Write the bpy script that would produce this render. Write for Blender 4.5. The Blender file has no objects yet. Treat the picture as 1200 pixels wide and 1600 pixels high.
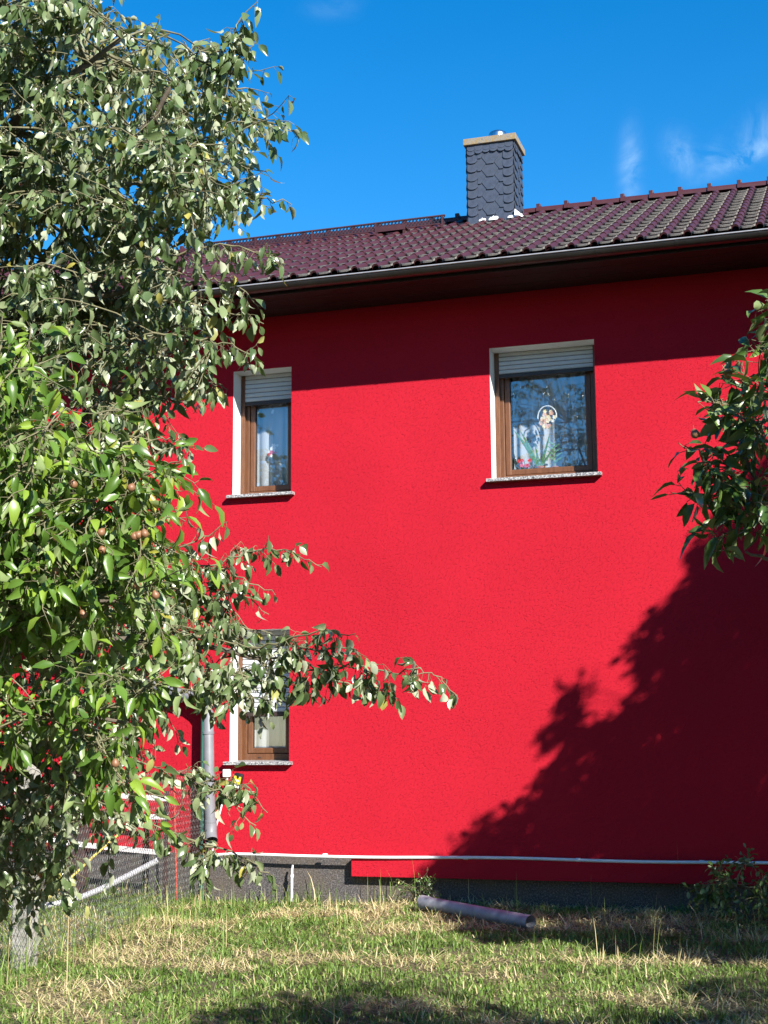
import bpy, bmesh, math, random
import numpy as np
from mathutils import Vector, Matrix

random.seed(7)
rng = np.random.default_rng(7)
sc = bpy.context.scene
COL = sc.collection

# ------------------------------------------------------------------ camera
FPX, PITCH, YAW, ROLL = 2244.0, 0.15741, 0.30419, -0.00695
CAM = np.array([0.0, -14.0, 1.55])
cp, sp, cy, sy, cr, sr = math.cos(PITCH), math.sin(PITCH), math.cos(YAW), math.sin(YAW), math.cos(ROLL), math.sin(ROLL)
FWD = np.array([-sy * cp, cy * cp, sp])
RGT0 = np.array([cy, sy, 0.0])
UP0 = np.cross(RGT0, FWD)
RGT = cr * RGT0 + sr * UP0
UPV = -sr * RGT0 + cr * UP0
camd = bpy.data.cameras.new('camera')
camd.sensor_fit = 'VERTICAL'
camd.sensor_height = 32.0
camd.sensor_width = 24.0
camd.lens = FPX / 1600.0 * 32.0
camd.clip_end = 3000.0
cam = bpy.data.objects.new('camera', camd)
COL.objects.link(cam)
cam.matrix_world = Matrix(((RGT[0], UPV[0], -FWD[0], CAM[0]), (RGT[1], UPV[1], -FWD[1], CAM[1]), (RGT[2], UPV[2], -FWD[2], CAM[2]), (0, 0, 0, 1)))
sc.camera = cam

# ------------------------------------------------------------------ sun, sky, exposure
SUN = np.array([1.06, -1.0, 0.90])
SUN = SUN / np.linalg.norm(SUN)
sund = bpy.data.lights.new('sun', 'SUN')
sund.energy = 5.0
sund.angle = math.radians(0.53)
sund.color = (1.0, 0.95, 0.87)
sun = bpy.data.objects.new('sun', sund)
COL.objects.link(sun)
sun.rotation_euler = Vector(-SUN).to_track_quat('-Z', 'Y').to_euler()
sun.location = (8, -12, 12)

world = bpy.data.worlds.new('World')
sc.world = world
world.use_nodes = True
wn, wl = world.node_tree.nodes, world.node_tree.links
wn.clear()
wout = wn.new('ShaderNodeOutputWorld')
wbg = wn.new('ShaderNodeBackground')
wsky = wn.new('ShaderNodeTexSky')
wsky.sky_type = 'NISHITA'
wsky.sun_disc = False
wsky.sun_elevation = math.asin(SUN[2])
wsky.sun_rotation = math.atan2(SUN[0], SUN[1])
wsky.altitude = 200
wsky.air_density = 1.0
wsky.dust_density = 0.15
wsky.ozone_density = 3.0
whs = wn.new('ShaderNodeHueSaturation')
whs.inputs['Saturation'].default_value = 1.415
whs.inputs['Value'].default_value = 0.94
wl.new(wsky.outputs[0], whs.inputs['Color'])
wbg.inputs['Strength'].default_value = 0.10
wl.new(wbg.outputs[0], wout.inputs[0])
sc.view_settings.view_transform = 'Standard'
sc.view_settings.look = 'None'
sc.view_settings.gamma = 1.0
sc.view_settings.use_curve_mapping = False
sc.view_settings.exposure = 1.22
sc.cycles.max_bounces = 8
sc.cycles.transparent_max_bounces = 12
sc.cycles.use_denoising = True


# ------------------------------------------------------------------ helpers: picture point -> place
def ray(x, y):
    return RGT * ((x - 600) / FPX) - UPV * ((y - 800) / FPX) + FWD


def wallpt(x, y, Y=0.0):
    d = ray(x, y)
    return CAM + d * ((Y - CAM[1]) / d[1])


def groundpt(x, y, z=0.0):
    d = ray(x, y)
    return CAM + d * ((z - CAM[2]) / d[2])


def deep(x, y, t):
    return CAM + ray(x, y) * t


def project(p):
    v = np.asarray(p) - CAM
    c = v @ FWD
    cs = np.where(np.abs(c) < 1e-6, 1e-6, c)
    return 600 + FPX * (v @ RGT) / cs, 800 - FPX * (v @ UPV) / cs, c


# thin wisps of cloud, fixed in the sky by direction
def wisps():
    geo = wn.new('ShaderNodeTexCoord')
    noise = wn.new('ShaderNodeTexNoise')
    noise.inputs['Scale'].default_value = 26
    noise.inputs['Detail'].default_value = 7
    noise.inputs['Roughness'].default_value = 0.62
    noise.inputs['Distortion'].default_value = 0.8
    wl.new(geo.outputs['Generated'], noise.inputs['Vector'])
    ramp = wn.new('ShaderNodeMapRange')
    ramp.inputs['From Min'].default_value = 0.36
    ramp.inputs['From Max'].default_value = 0.78
    wl.new(noise.outputs[0], ramp.inputs['Value'])
    total = None

    def m(op, a, b=None):
        n = wn.new('ShaderNodeMath')
        n.operation = op
        for i, v in enumerate((a, b)):
            if v is None:
                continue
            if isinstance(v, (int, float)):
                n.inputs[i].default_value = v
            else:
                wl.new(v, n.inputs[i])
        return n.outputs[0]

    def dot(vec):
        n = wn.new('ShaderNodeVectorMath')
        n.operation = 'DOT_PRODUCT'
        wl.new(geo.outputs['Generated'], n.inputs[0])
        n.inputs[1].default_value = tuple(vec)
        return n.outputs['Value']

    for (px, py, su, sv, tilt, amp) in ((985, 270, 14, 46, -.05, .8), (1066, 242, 20, 28, .5, .5), (1158, 248, 46, 12, .35, .75), (1110, 250, 12, 20, -.4, .6), (1195, 208, 40, 26, .5, .5), (520, 12, 34, 14, .1, .15)):
        c = ray(px, py)
        c = c / np.linalg.norm(c)
        a = np.cross(c, [0, 0, 1.0])
        a /= np.linalg.norm(a)
        b = np.cross(a, c)
        ct, st = math.cos(tilt), math.sin(tilt)
        a2, b2 = ct * a + st * b, -st * a + ct * b
        u = m('MULTIPLY', dot(a2), FPX / su)
        v = m('MULTIPLY', dot(b2), FPX / sv)
        r2 = m('ADD', m('MULTIPLY', u, u), m('MULTIPLY', v, v))
        g = m('MULTIPLY', m('POWER', 2.718, m('MULTIPLY', r2, -1.0)), amp)
        front = m('GREATER_THAN', dot(c), 0.5)
        g = m('MULTIPLY', g, front)
        total = g if total is None else m('ADD', total, g)
    fac = m('MULTIPLY', total, ramp.outputs[0])
    mix = wn.new('ShaderNodeMixRGB')
    wl.new(fac, mix.inputs[0])
    wl.new(whs.outputs[0], mix.inputs[1])
    mix.inputs[2].default_value = (3.3, 4.7, 6.0, 1)
    wl.new(mix.outputs[0], wbg.inputs[0])


wisps()


# ------------------------------------------------------------------ helpers: materials
class NT:
    def __init__(self, name):
        self.m = bpy.data.materials.new(name)
        self.m.use_nodes = True
        self.n, self.l = self.m.node_tree.nodes, self.m.node_tree.links
        self.n.clear()
        self.out = self.n.new('ShaderNodeOutputMaterial')
        self.b = self.n.new('ShaderNodeBsdfPrincipled')
        self.l.new(self.b.outputs[0], self.out.inputs[0])
        self.tc = self.n.new('ShaderNodeTexCoord')

    def noise(self, scale, detail=4, rough=0.55, vec=None, dist=0.0, coord='Object'):
        t = self.n.new('ShaderNodeTexNoise')
        t.inputs['Scale'].default_value = scale
        t.inputs['Detail'].default_value = detail
        t.inputs['Roughness'].default_value = rough
        t.inputs['Distortion'].default_value = dist
        self.l.new(vec if vec is not None else self.tc.outputs[coord], t.inputs['Vector'])
        return t.outputs[0]

    def mapping(self, scale=(1, 1, 1), rot=(0, 0, 0), coord='Object'):
        t = self.n.new('ShaderNodeMapping')
        t.inputs['Scale'].default_value = scale
        t.inputs['Rotation'].default_value = rot
        self.l.new(self.tc.outputs[coord], t.inputs['Vector'])
        return t.outputs[0]

    def ramp(self, fac, stops):
        t = self.n.new('ShaderNodeValToRGB')
        e = t.color_ramp.elements
        while len(e) < len(stops):
            e.new(0.5)
        for k, (p, c) in enumerate(stops):
            e[k].position = p
            e[k].color = tuple(c) + (1,) if len(c) == 3 else c
        self.l.new(fac, t.inputs[0])
        return t.outputs[0]

    def mix(self, fac, a, b, mode='MIX'):
        t = self.n.new('ShaderNodeMixRGB')
        t.blend_type = mode
        for i, v in enumerate((fac, a, b)):
            if isinstance(v, (int, float)):
                t.inputs[i].default_value = v
            elif isinstance(v, tuple):
                t.inputs[i].default_value = v + (1,) if len(v) == 3 else v
            else:
                self.l.new(v, t.inputs[i])
        return t.outputs[0]

    def math(self, op, a, b=0.0):
        t = self.n.new('ShaderNodeMath')
        t.operation = op
        for i, v in enumerate((a, b)):
            if isinstance(v, (int, float)):
                t.inputs[i].default_value = v
            else:
                self.l.new(v, t.inputs[i])
        return t.outputs[0]

    def attr(self, name):
        t = self.n.new('ShaderNodeAttribute')
        t.attribute_name = name
        return t.outputs['Fac']

    def rand(self):
        t = self.n.new('ShaderNodeObjectInfo')
        return t.outputs['Random']

    def bump(self, h, strength=0.5, dist=0.005):
        t = self.n.new('ShaderNodeBump')
        t.inputs['Strength'].default_value = strength
        t.inputs['Distance'].default_value = dist
        self.l.new(h, t.inputs['Height'])
        self.l.new(t.outputs[0], self.b.inputs['Normal'])
        return t.outputs[0]

    def set(self, color=None, rough=None, metal=None, spec=None, **kw):
        for k, v in (('Base Color', color), ('Roughness', rough), ('Metallic', metal), ('Specular IOR Level', spec)):
            if v is None:
                continue
            if isinstance(v, (int, float)):
                self.b.inputs[k].default_value = v
            elif isinstance(v, tuple):
                self.b.inputs[k].default_value = v + (1,)
            else:
                self.l.new(v, self.b.inputs[k])
        return self


M = {}


def simple(name, color, rough=0.6, metal=0.0, spec=0.5, var=0.15, scale=12.0, bump=0.0, bscale=60.0):
    t = NT(name)
    f = t.noise(scale, 5, 0.6)
    lo = tuple(c * (1 - var) for c in color)
    hi = tuple(min(1, c * (1 + var)) for c in color)
    t.set(t.ramp(f, [(0.3, lo), (0.7, hi)]), rough, metal, spec)
    if bump:
        t.bump(t.noise(bscale, 3), bump, 0.003)
    M[name] = t.m
    return t.m


def build_materials():
    # scraped red render
    t = NT('red_render')
    v1 = t.mapping((1, 1, 1.0), (0, math.radians(38), 0))
    st = t.n.new('ShaderNodeMapping')
    st.inputs['Scale'].default_value = (30, 30, 80)
    t.l.new(v1, st.inputs['Vector'])
    g1 = t.noise(1.0, 3, 0.6, st.outputs[0], 0.6)
    pits = t.ramp(g1, [(0.32, (0, 0, 0)), (0.46, (1, 1, 1))])
    g2 = t.noise(75, 3, 0.6)
    h = t.math('ADD', t.math('MULTIPLY', pits, 0.75), t.math('MULTIPLY', g2, 0.35))
    t.bump(h, 0.6, 0.0088)
    big = t.noise(0.5, 5, 0.6)
    col = t.ramp(big, [(0.3, (0.36, 0.0105, 0.0225)), (0.7, (0.43, 0.0135, 0.028))])
    strk = t.noise(1.0, 4, 0.6, t.mapping((3.0, 3.0, 0.35)))
    col = t.mix(t.math('MULTIPLY', strk, 0.16), col, (0.32, 0.012, 0.022))
    t.set(col, 0.9, 0, 0.06)
    M['red_render'] = t.m
    # grit plinth
    t = NT('plinth_grit')
    v = t.n.new('ShaderNodeTexVoronoi')
    v.inputs['Scale'].default_value = 90
    t.l.new(t.tc.outputs['Object'], v.inputs['Vector'])
    sp_ = t.ramp(t.noise(62, 4, 0.85), [(0.36, (0.014, 0.013, 0.014)), (0.5, (0.055, 0.050, 0.052)), (0.64, (0.20, 0.18, 0.18))])
    dirt = t.noise(2.2, 5, 0.65)
    col = t.mix(t.ramp(dirt, [(0.42, (0, 0, 0)), (0.68, (1, 1, 1))]), sp_, (0.10, 0.075, 0.045), 'MIX')
    t.set(t.mix(0.55, sp_, col), 0.85)
    t.bump(v.outputs['Distance'], 0.5, 0.004)
    M['plinth_grit'] = t.m
    # roof tile: roll and weathered pan
    t = NT('tile_roll')
    n = t.noise(9, 5, 0.6)
    rr = t.rand()
    c = t.ramp(n, [(0.3, (0.036, 0.009, 0.012)), (0.7, (0.060, 0.016, 0.020))])
    c = t.mix(t.math('MULTIPLY', rr, 0.35), c, (0.075, 0.026, 0.030))
    t.set(c, 0.48, 0, 0.35)
    t.bump(t.noise(40, 3), 0.15, 0.003)
    M['tile_roll'] = t.m
    t = NT('tile_pan')
    n = t.noise(16, 6, 0.72)
    n2 = t.noise(70, 4, 0.7)
    f = t.math('ADD', t.math('MULTIPLY', n, 0.65), t.math('MULTIPLY', n2, 0.35))
    f = t.math('ADD', f, t.math('MULTIPLY', t.math('SUBTRACT', t.rand(), 0.5), 0.22))
    c = t.ramp(f, [(0.36, (0.028, 0.012, 0.014)), (0.48, (0.038, 0.025, 0.024)), (0.60, (0.060, 0.050, 0.044)), (0.72, (0.12, 0.105, 0.09))])
    t.set(c, 0.7, 0, 0.35)
    t.bump(n2, 0.5, 0.006)
    M['tile_pan'] = t.m
    t = NT('tile_nose')
    n = t.noise(60, 5, 0.75)
    n3 = t.noise(12, 3, 0.6)
    c = t.ramp(t.math('ADD', t.math('MULTIPLY', n, 0.6), t.math('MULTIPLY', n3, 0.4)), [(0.34, (0.06, 0.038, 0.036)), (0.46, (0.19, 0.172, 0.160)), (0.64, (0.33, 0.31, 0.285))])
    t.set(c, 0.85, 0, 0.2)
    t.bump(n, 0.5, 0.006)
    M['tile_nose'] = t.m
    # slate
    t = NT('slate')
    n = t.noise(18, 4, 0.6)
    c = t.ramp(n, [(0.3, (0.026, 0.035, 0.056)), (0.7, (0.046, 0.059, 0.090))])
    c = t.mix(t.math('MULTIPLY', t.rand(), 0.5), c, (0.040, 0.048, 0.066))
    t.set(c, 0.5, 0, 0.5)
    t.bump(t.noise(45, 4), 0.35, 0.003)
    M['slate'] = t.m
    # concrete with lichen
    t = NT('cap_concrete')
    n = t.noise(14, 6, 0.7)
    c = t.ramp(n, [(0.3, (0.07, 0.06, 0.055)), (0.47, (0.22, 0.195, 0.16)), (0.56, (0.22, 0.145, 0.05)), (0.7, (0.28, 0.26, 0.22))])
    t.set(c, 0.9)
    t.bump(n, 0.6, 0.006)
    M['cap_concrete'] = t.m
    t = NT('post_concrete')
    n = t.noise(9, 6, 0.7)
    n2 = t.noise(90, 3, 0.7)
    c = t.ramp(n, [(0.3, (0.20, 0.19, 0.16)), (0.5, (0.36, 0.34, 0.30)), (0.72, (0.46, 0.44, 0.40))])
    c = t.mix(t.math('MULTIPLY', n2, 0.5), c, (0.16, 0.15, 0.12))
    t.set(c, 0.92)
    t.bump(n2, 0.6, 0.006)
    M['post_concrete'] = t.m
    # granite sill
    t = NT('granite')
    c = t.ramp(t.noise(70, 3, 0.8), [(0.38, (0.03, 0.03, 0.035)), (0.48, (0.22, 0.22, 0.23)), (0.62, (0.52, 0.51, 0.50))])
    t.set(c, 0.35)
    M['granite'] = t.m
    # wood-look window foil
    t = NT('window_brown')
    w = t.noise(1.0, 4, 0.6, t.mapping((60, 60, 6)))
    c = t.ramp(w, [(0.3, (0.090, 0.034, 0.014)), (0.7, (0.145, 0.060, 0.025))])
    t.set(c, 0.42)
    M['window_brown'] = t.m
    simple('window_dark', (0.035, 0.022, 0.018), 0.45)
    simple('dark_rubber', (0.012, 0.012, 0.013), 0.6)
    simple('reveal_white', (0.72, 0.72, 0.72), 0.8, var=0.03, bump=0.15)
    simple('shutter_white', (0.50, 0.51, 0.52), 0.5, var=0.05)
    simple('soffit_brown', (0.010, 0.0028, 0.0025), 0.6, var=0.3, scale=5)
    simple('gutter_metal', (0.060, 0.054, 0.052), 0.38, 0.75, var=0.2, scale=3)
    simple('gutter_lip', (0.36, 0.36, 0.38), 0.45, 0.4)
    simple('steel', (0.72, 0.74, 0.76), 0.22, 1.0, var=0.04)
    simple('flashing_white', (0.75, 0.75, 0.76), 0.45, 0.3)
    simple('brown_metal', (0.070, 0.024, 0.026), 0.45, 0.3)
    simple('grate_metal', (0.022, 0.018, 0.026), 0.5, 0.3)
    simple('pipe_grey', (0.155, 0.16, 0.178), 0.5, var=0.12, scale=8)
    simple('pipe_scuffed', (0.25, 0.25, 0.29), 0.55, var=0.3, scale=9)
    simple('plastic_white', (0.74, 0.74, 0.72), 0.45, var=0.05)
    simple('cable_white', (0.68, 0.68, 0.70), 0.5, var=0.06)
    simple('plastic_black', (0.015, 0.015, 0.018), 0.4)
    simple('plastic_yellow', (0.75, 0.62, 0.02), 0.45, var=0.05)
    simple('post_green', (0.012, 0.085, 0.062), 0.5)
    simple('stake_red', (0.50, 0.05, 0.03), 0.6)
    simple('stake_yellow', (0.58, 0.46, 0.10), 0.6, var=0.2, scale=30)
    simple('timber_dark', (0.045, 0.022, 0.020), 0.7, var=0.3, scale=20, bump=0.3)
    simple('rail_white', (0.72, 0.68, 0.68), 0.7, var=0.05)
    simple('wire_grey', (0.16, 0.17, 0.16), 0.5, 0.6)
    simple('hose_grey', (0.40, 0.40, 0.42), 0.55, var=0.12, scale=30)
    simple('room_wall', (0.16, 0.20, 0.28), 0.9)
    simple('petal_red', (0.60, 0.03, 0.04), 0.6)
    simple('petal_cream', (0.78, 0.66, 0.42), 0.6)
    simple('petal_pink', (0.70, 0.40, 0.30), 0.6)
    simple('house_plant', (0.09, 0.20, 0.085), 0.45, var=0.3, scale=30)
    simple('terracotta', (0.40, 0.14, 0.07), 0.8)
    # net curtain
    t = NT('net_curtain')
    t.set((0.78, 0.80, 0.84), 0.9)
    tr = t.n.new('ShaderNodeBsdfTransparent')
    mx = t.n.new('ShaderNodeMixShader')
    mx.inputs[0].default_value = 0.5
    t.l.new(tr.outputs[0], mx.inputs[1])
    t.l.new(t.b.outputs[0], mx.inputs[2])
    t.l.new(mx.outputs[0], t.out.inputs[0])
    M['net_curtain'] = t.m
    # glazing
    t = NT('glazing')
    gl = t.n.new('ShaderNodeBsdfGlossy')
    gl.inputs['Roughness'].default_value = 0.0
    gl.inputs['Color'].default_value = (0.93, 0.96, 1, 1)
    tr = t.n.new('ShaderNodeBsdfTransparent')
    tr.inputs['Color'].default_value = (0.95, 0.97, 0.98, 1)
    fr = t.n.new('ShaderNodeLayerWeight')
    fr.inputs['Blend'].default_value = 0.5
    fac = t.math('ADD', t.math('MULTIPLY', t.math('POWER', fr.outputs['Facing'], 4.0), 0.7), 0.13)
    mx = t.n.new('ShaderNodeMixShader')
    t.l.new(fac, mx.inputs[0])
    t.l.new(tr.outputs[0], mx.inputs[1])
    t.l.new(gl.outputs[0], mx.inputs[2])
    t.l.new(mx.outputs[0], t.out.inputs[0])
    M['glazing'] = t.m

    # leaves: glossy face, paler underside, a little light through the blade
    def leaf(name, dark, mid, light, under, rough, thru):
        t = NT(name)
        a = t.attr('tint')
        c = t.ramp(a, [(0.0, dark), (0.5, mid), (0.93, light), (1.0, (0.40, 0.34, 0.06))])
        n = t.noise(25, 3, 0.6)
        c = t.mix(t.math('MULTIPLY', n, 0.35), c, dark)
        g = t.n.new('ShaderNodeNewGeometry')
        c2 = t.mix(g.outputs['Backfacing'], c, under)
        t.set(c2, rough, 0, 0.5)
        tl = t.n.new('ShaderNodeBsdfTranslucent')
        t.l.new(t.mix(0.55, c, (0.30, 0.42, 0.04)), tl.inputs['Color'])
        mx = t.n.new('ShaderNodeMixShader')
        mx.inputs[0].default_value = thru
        t.l.new(t.b.outputs[0], mx.inputs[1])
        t.l.new(tl.outputs[0], mx.inputs[2])
        t.l.new(mx.outputs[0], t.out.inputs[0])
        M[name] = t.m
    leaf('leaf_sage', (0.052, 0.090, 0.030), (0.130, 0.180, 0.074), (0.265, 0.315, 0.165), (0.340, 0.370, 0.255), 0.26, 0.18)
    leaf('leaf_bright', (0.055, 0.120, 0.018), (0.120, 0.220, 0.032), (0.270, 0.390, 0.045), (0.230, 0.300, 0.120), 0.34, 0.30)
    leaf('leaf_dark', (0.032, 0.070, 0.016), (0.062, 0.120, 0.026), (0.125, 0.205, 0.040), (0.170, 0.220, 0.095), 0.30, 0.12)
    simple('bark', (0.115, 0.092, 0.070), 0.9, var=0.45, scale=30, bump=0.6, bscale=50)
    simple('twig_bark', (0.14, 0.13, 0.07), 0.8, var=0.4, scale=20)
    t = NT('fruit_skin')
    c = t.ramp(t.noise(30, 4, 0.6), [(0.3, (0.17, 0.13, 0.05)), (0.6, (0.23, 0.09, 0.055))])
    t.set(c, 0.45)
    M['fruit_skin'] = t.m
    simple('fruit_green', (0.20, 0.26, 0.08), 0.45, var=0.25, scale=30)
    # ground
    t = NT('soil_thatch')
    n = t.noise(1.1, 6, 0.65)
    n2 = t.noise(35, 5, 0.7)
    c = t.ramp(n2, [(0.3, (0.030, 0.028, 0.012)), (0.5, (0.065, 0.060, 0.026)), (0.7, (0.17, 0.13, 0.07))])
    c = t.mix(t.ramp(n, [(0.45, (0, 0, 0)), (0.62, (1, 1, 1))]), c, (0.30, 0.23, 0.13), 'MIX')
    t.set(t.mix(0.5, c, (0.10, 0.095, 0.035)), 0.95)
    t.bump(n2, 0.9, 0.03)
    M['soil_thatch'] = t.m
    # grass blades
    t = NT('grass_blade')
    a = t.attr('tint')
    c = t.ramp(a, [(0.0, (0.055, 0.105, 0.018)), (0.42, (0.15, 0.25, 0.045)), (0.70, (0.32, 0.38, 0.12)), (0.84, (0.52, 0.43, 0.21)), (1.0, (0.70, 0.57, 0.36))])
    t.set(c, 0.5, 0, 0.35)
    tl = t.n.new('ShaderNodeBsdfTranslucent')
    t.l.new(c, tl.inputs['Color'])
    mx = t.n.new('ShaderNodeMixShader')
    mx.inputs[0].default_value = 0.25
    t.l.new(t.b.outputs[0], mx.inputs[1])
    t.l.new(tl.outputs[0], mx.inputs[2])
    t.l.new(mx.outputs[0], t.out.inputs[0])
    M['grass_blade'] = t.m


build_materials()


# ------------------------------------------------------------------ helpers: objects and meshes
def tag(o, label=None, cat=None, group=None, kind=None):
    for k, v in (('label', label), ('category', cat), ('group', group), ('kind', kind)):
        if v:
            o[k] = v
    return o


def empty(name, loc=(0, 0, 0)):
    o = bpy.data.objects.new(name, None)
    o.empty_display_size = 0.2
    COL.objects.link(o)
    o.location = loc
    return o


def place(name, mesh, parent=None, matrix=None):
    o = bpy.data.objects.new(name, mesh)
    COL.objects.link(o)
    if matrix is not None:
        o.matrix_world = matrix
    if parent is not None:
        o.parent = parent
        pm = Matrix.Identity(4)
        q = parent
        while q is not None:
            pm = Matrix.Translation(q.location) @ pm if q.rotation_euler.to_quaternion().angle < 1e-9 else q.matrix_basis @ pm
            q = q.parent
        o.matrix_parent_inverse = pm.inverted()
    return o


def np_mesh(name, V, F, mats, smooth=False, tint=None, mat_idx=None):
    """V (n,3), F a list of index arrays of equal-length faces."""
    me = bpy.data.meshes.new(name)
    V = np.asarray(V, dtype=np.float32)
    me.vertices.add(len(V))
    me.vertices.foreach_set('co', V.ravel())
    F = [np.asarray(f, dtype=np.int32) for f in F if len(f)]
    nl = sum(f.size for f in F)
    npoly = sum(len(f) for f in F)
    me.loops.add(nl)
    me.loops.foreach_set('vertex_index', np.concatenate([f.ravel() for f in F]))
    tot = np.concatenate([np.full(len(f), f.shape[1], dtype=np.int32) for f in F])
    st = np.concatenate([[0], np.cumsum(tot)[:-1]]).astype(np.int32)
    me.polygons.add(npoly)
    me.polygons.foreach_set('loop_start', st)
    me.polygons.foreach_set('loop_total', tot)
    if mat_idx is not None:
        me.polygons.foreach_set('material_index', np.asarray(mat_idx, dtype=np.int32))
    me.polygons.foreach_set('use_smooth', np.full(npoly, bool(smooth)))
    for m in (mats if isinstance(mats, (list, tuple)) else [mats]):
        me.materials.append(M[m])
    if tint is not None:
        a = me.attributes.new('tint', 'FLOAT', 'POINT')
        a.data.foreach_set('value', np.asarray(tint, dtype=np.float32))
    me.update(calc_edges=True)
    me.validate()
    return me


class MB:
    """collects boxes, prisms, tubes; build() links them as ONE mesh object."""

    def __init__(self):
        self.v, self.f, self.mi = [], [], []

    def add(self, vs, fs, mi=0):
        o = len(self.v)
        self.v += [tuple(float(c) for c in p) for p in vs]
        self.f += [tuple(i + o for i in f) for f in fs]
        self.mi += [mi] * len(fs)
        return self

    def box(self, x0, x1, y0, y1, z0, z1, mi=0, bev=0.0):
        if bev <= 0:
            return self.add([(x, y, z) for z in (z0, z1) for y in (y0, y1) for x in (x0, x1)],
                            [(0, 2, 3, 1), (4, 5, 7, 6), (0, 1, 5, 4), (2, 6, 7, 3), (0, 4, 6, 2), (1, 3, 7, 5)], mi)
        bm = bmesh.new()
        r = bmesh.ops.create_cube(bm, size=1.0)
        bmesh.ops.scale(bm, vec=(x1 - x0, y1 - y0, z1 - z0), verts=bm.verts)
        bmesh.ops.translate(bm, vec=((x0 + x1) / 2, (y0 + y1) / 2, (z0 + z1) / 2), verts=bm.verts)
        bmesh.ops.bevel(bm, geom=list(bm.edges), offset=bev, segments=2, affect='EDGES', profile=0.5)
        bm.verts.index_update()
        self.add([v.co for v in bm.verts], [[v.index for v in f.verts] for f in bm.faces], mi)
        bm.free()
        return self

    def tube(self, pts, rad, n=8, cap=True, mi=0):
        pts = [np.array(p, float) for p in pts]
        if isinstance(rad, (int, float)):
            rad = [rad] * len(pts)
        vs, fs = [], []
        t0 = pts[1] - pts[0]
        ref = np.array([0, 0, 1.0]) if abs(t0[2]) < 0.9 * np.linalg.norm(t0) else np.array([1.0, 0, 0])
        for i, p in enumerate(pts):
            a = pts[max(i - 1, 0)]
            b = pts[min(i + 1, len(pts) - 1)]
            t = (b - a) / (np.linalg.norm(b - a) + 1e-9)
            u = np.cross(ref, t)
            u /= np.linalg.norm(u) + 1e-9
            w = np.cross(t, u)
            ref = w
            for k in range(n):
                an = 2 * math.pi * k / n
                vs.append(p + rad[i] * (math.cos(an) * u + math.sin(an) * w))
        for i in range(len(pts) - 1):
            for k in range(n):
                a, b = i * n + k, i * n + (k + 1) % n
                fs.append((a, b, b + n, a + n))
        if cap:
            fs.append(tuple(range(n))[::-1])
            fs.append(tuple((len(pts) - 1) * n + k for k in range(n)))
        return self.add(vs, fs, mi)

    def lathe(self, c, prof, n=20, mi=0):
        vs, fs = [], []
        for (r, z) in prof:
            for k in range(n):
                a = 2 * math.pi * k / n
                vs.append((c[0] + r * math.cos(a), c[1] + r * math.sin(a), c[2] + z))
        for i in range(len(prof) - 1):
            for k in range(n):
                a, b = i * n + k, i * n + (k + 1) % n
                fs.append((a, b, b + n, a + n))
        fs.append(tuple(range(n))[::-1])
        fs.append(tuple((len(prof) - 1) * n + k for k in range(n)))
        return self.add(vs, fs, mi)

    def prism(self, poly, axis, a0, a1, mi=0):
        """poly: 2-D outline; axis 'x': (y,z) outline run along x; 'y': (x,z) outline run along y."""
        n = len(poly)
        vs = []
        for a in (a0, a1):
            for (p, q) in poly:
                vs.append((a, p, q) if axis == 'x' else (p, a, q))
        fs = [tuple(range(n)), tuple(range(2 * n - 1, n - 1, -1))]
        for k in range(n):
            fs.append((k, k + n, (k + 1) % n + n, (k + 1) % n))
        return self.add(vs, fs, mi)

    def mesh(self, name, mats, smooth=False, fixn=True):
        me = bpy.data.meshes.new(name)
        me.from_pydata(self.v, [], self.f)
        for m in (mats if isinstance(mats, (list, tuple)) else [mats]):
            me.materials.append(M[m])
        me.polygons.foreach_set('material_index', np.array(self.mi, dtype=np.int32))
        if fixn:
            bm = bmesh.new()
            bm.from_mesh(me)
            bmesh.ops.recalc_face_normals(bm, faces=bm.faces)
            bm.to_mesh(me)
            bm.free()
        me.polygons.foreach_set('use_smooth', np.full(len(me.polygons), bool(smooth)))
        if smooth:
            try:
                me.set_sharp_from_angle(angle=math.radians(40))
            except Exception:
                pass
        me.update()
        return me

    def build(self, name, mats, parent=None, smooth=False, fixn=True):
        return place(name, self.mesh(name, mats, smooth, fixn), parent)


def vnoise(x, y, seed=0):
    """smooth value noise on arrays"""
    r = np.random.default_rng(seed)
    G = r.random((64, 64))
    xi, yi = np.floor(x).astype(int), np.floor(y).astype(int)
    fx, fy = x - xi, y - yi
    fx, fy = fx * fx * (3 - 2 * fx), fy * fy * (3 - 2 * fy)
    g = lambda i, j: G[i % 64, j % 64]
    return (g(xi, yi) * (1 - fx) + g(xi + 1, yi) * fx) * (1 - fy) + (g(xi, yi + 1) * (1 - fx) + g(xi + 1, yi + 1) * fx) * fy


def ground_z(x, y):
    x, y = np.asarray(x, float), np.asarray(y, float)
    return -0.055 + 0.05 * (vnoise(x * 0.8 + 20, y * 0.8 + 20, 3) - 0.5) + 0.025 * (vnoise(x * 2.7 + 20, y * 2.7 + 20, 4) - 0.5)


# ------------------------------------------------------------------ ground
def build_ground():
    xs = np.concatenate([[-400, -120, -40, -18], np.linspace(-12, 6, 121), [14, 40, 120, 400]])
    ys = np.concatenate([[-400, -120, -40, -18], np.linspace(-15, 0.5, 105), [2.0, 12, 40, 120, 400]])
    X, Y = np.meshgrid(xs, ys)
    Z = ground_z(X, Y)
    V = np.stack([X, Y, Z], -1).reshape(-1, 3)
    nx, ny = len(xs), len(ys)
    i = (np.arange(ny - 1)[:, None] * nx + np.arange(nx - 1)[None]).ravel()
    F = np.stack([i, i + 1, i + 1 + nx, i + nx], -1)
    o = place('ground', np_mesh('ground', V, [F], 'soil_thatch', True))
    tag(o, kind='structure')


build_ground()

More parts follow.
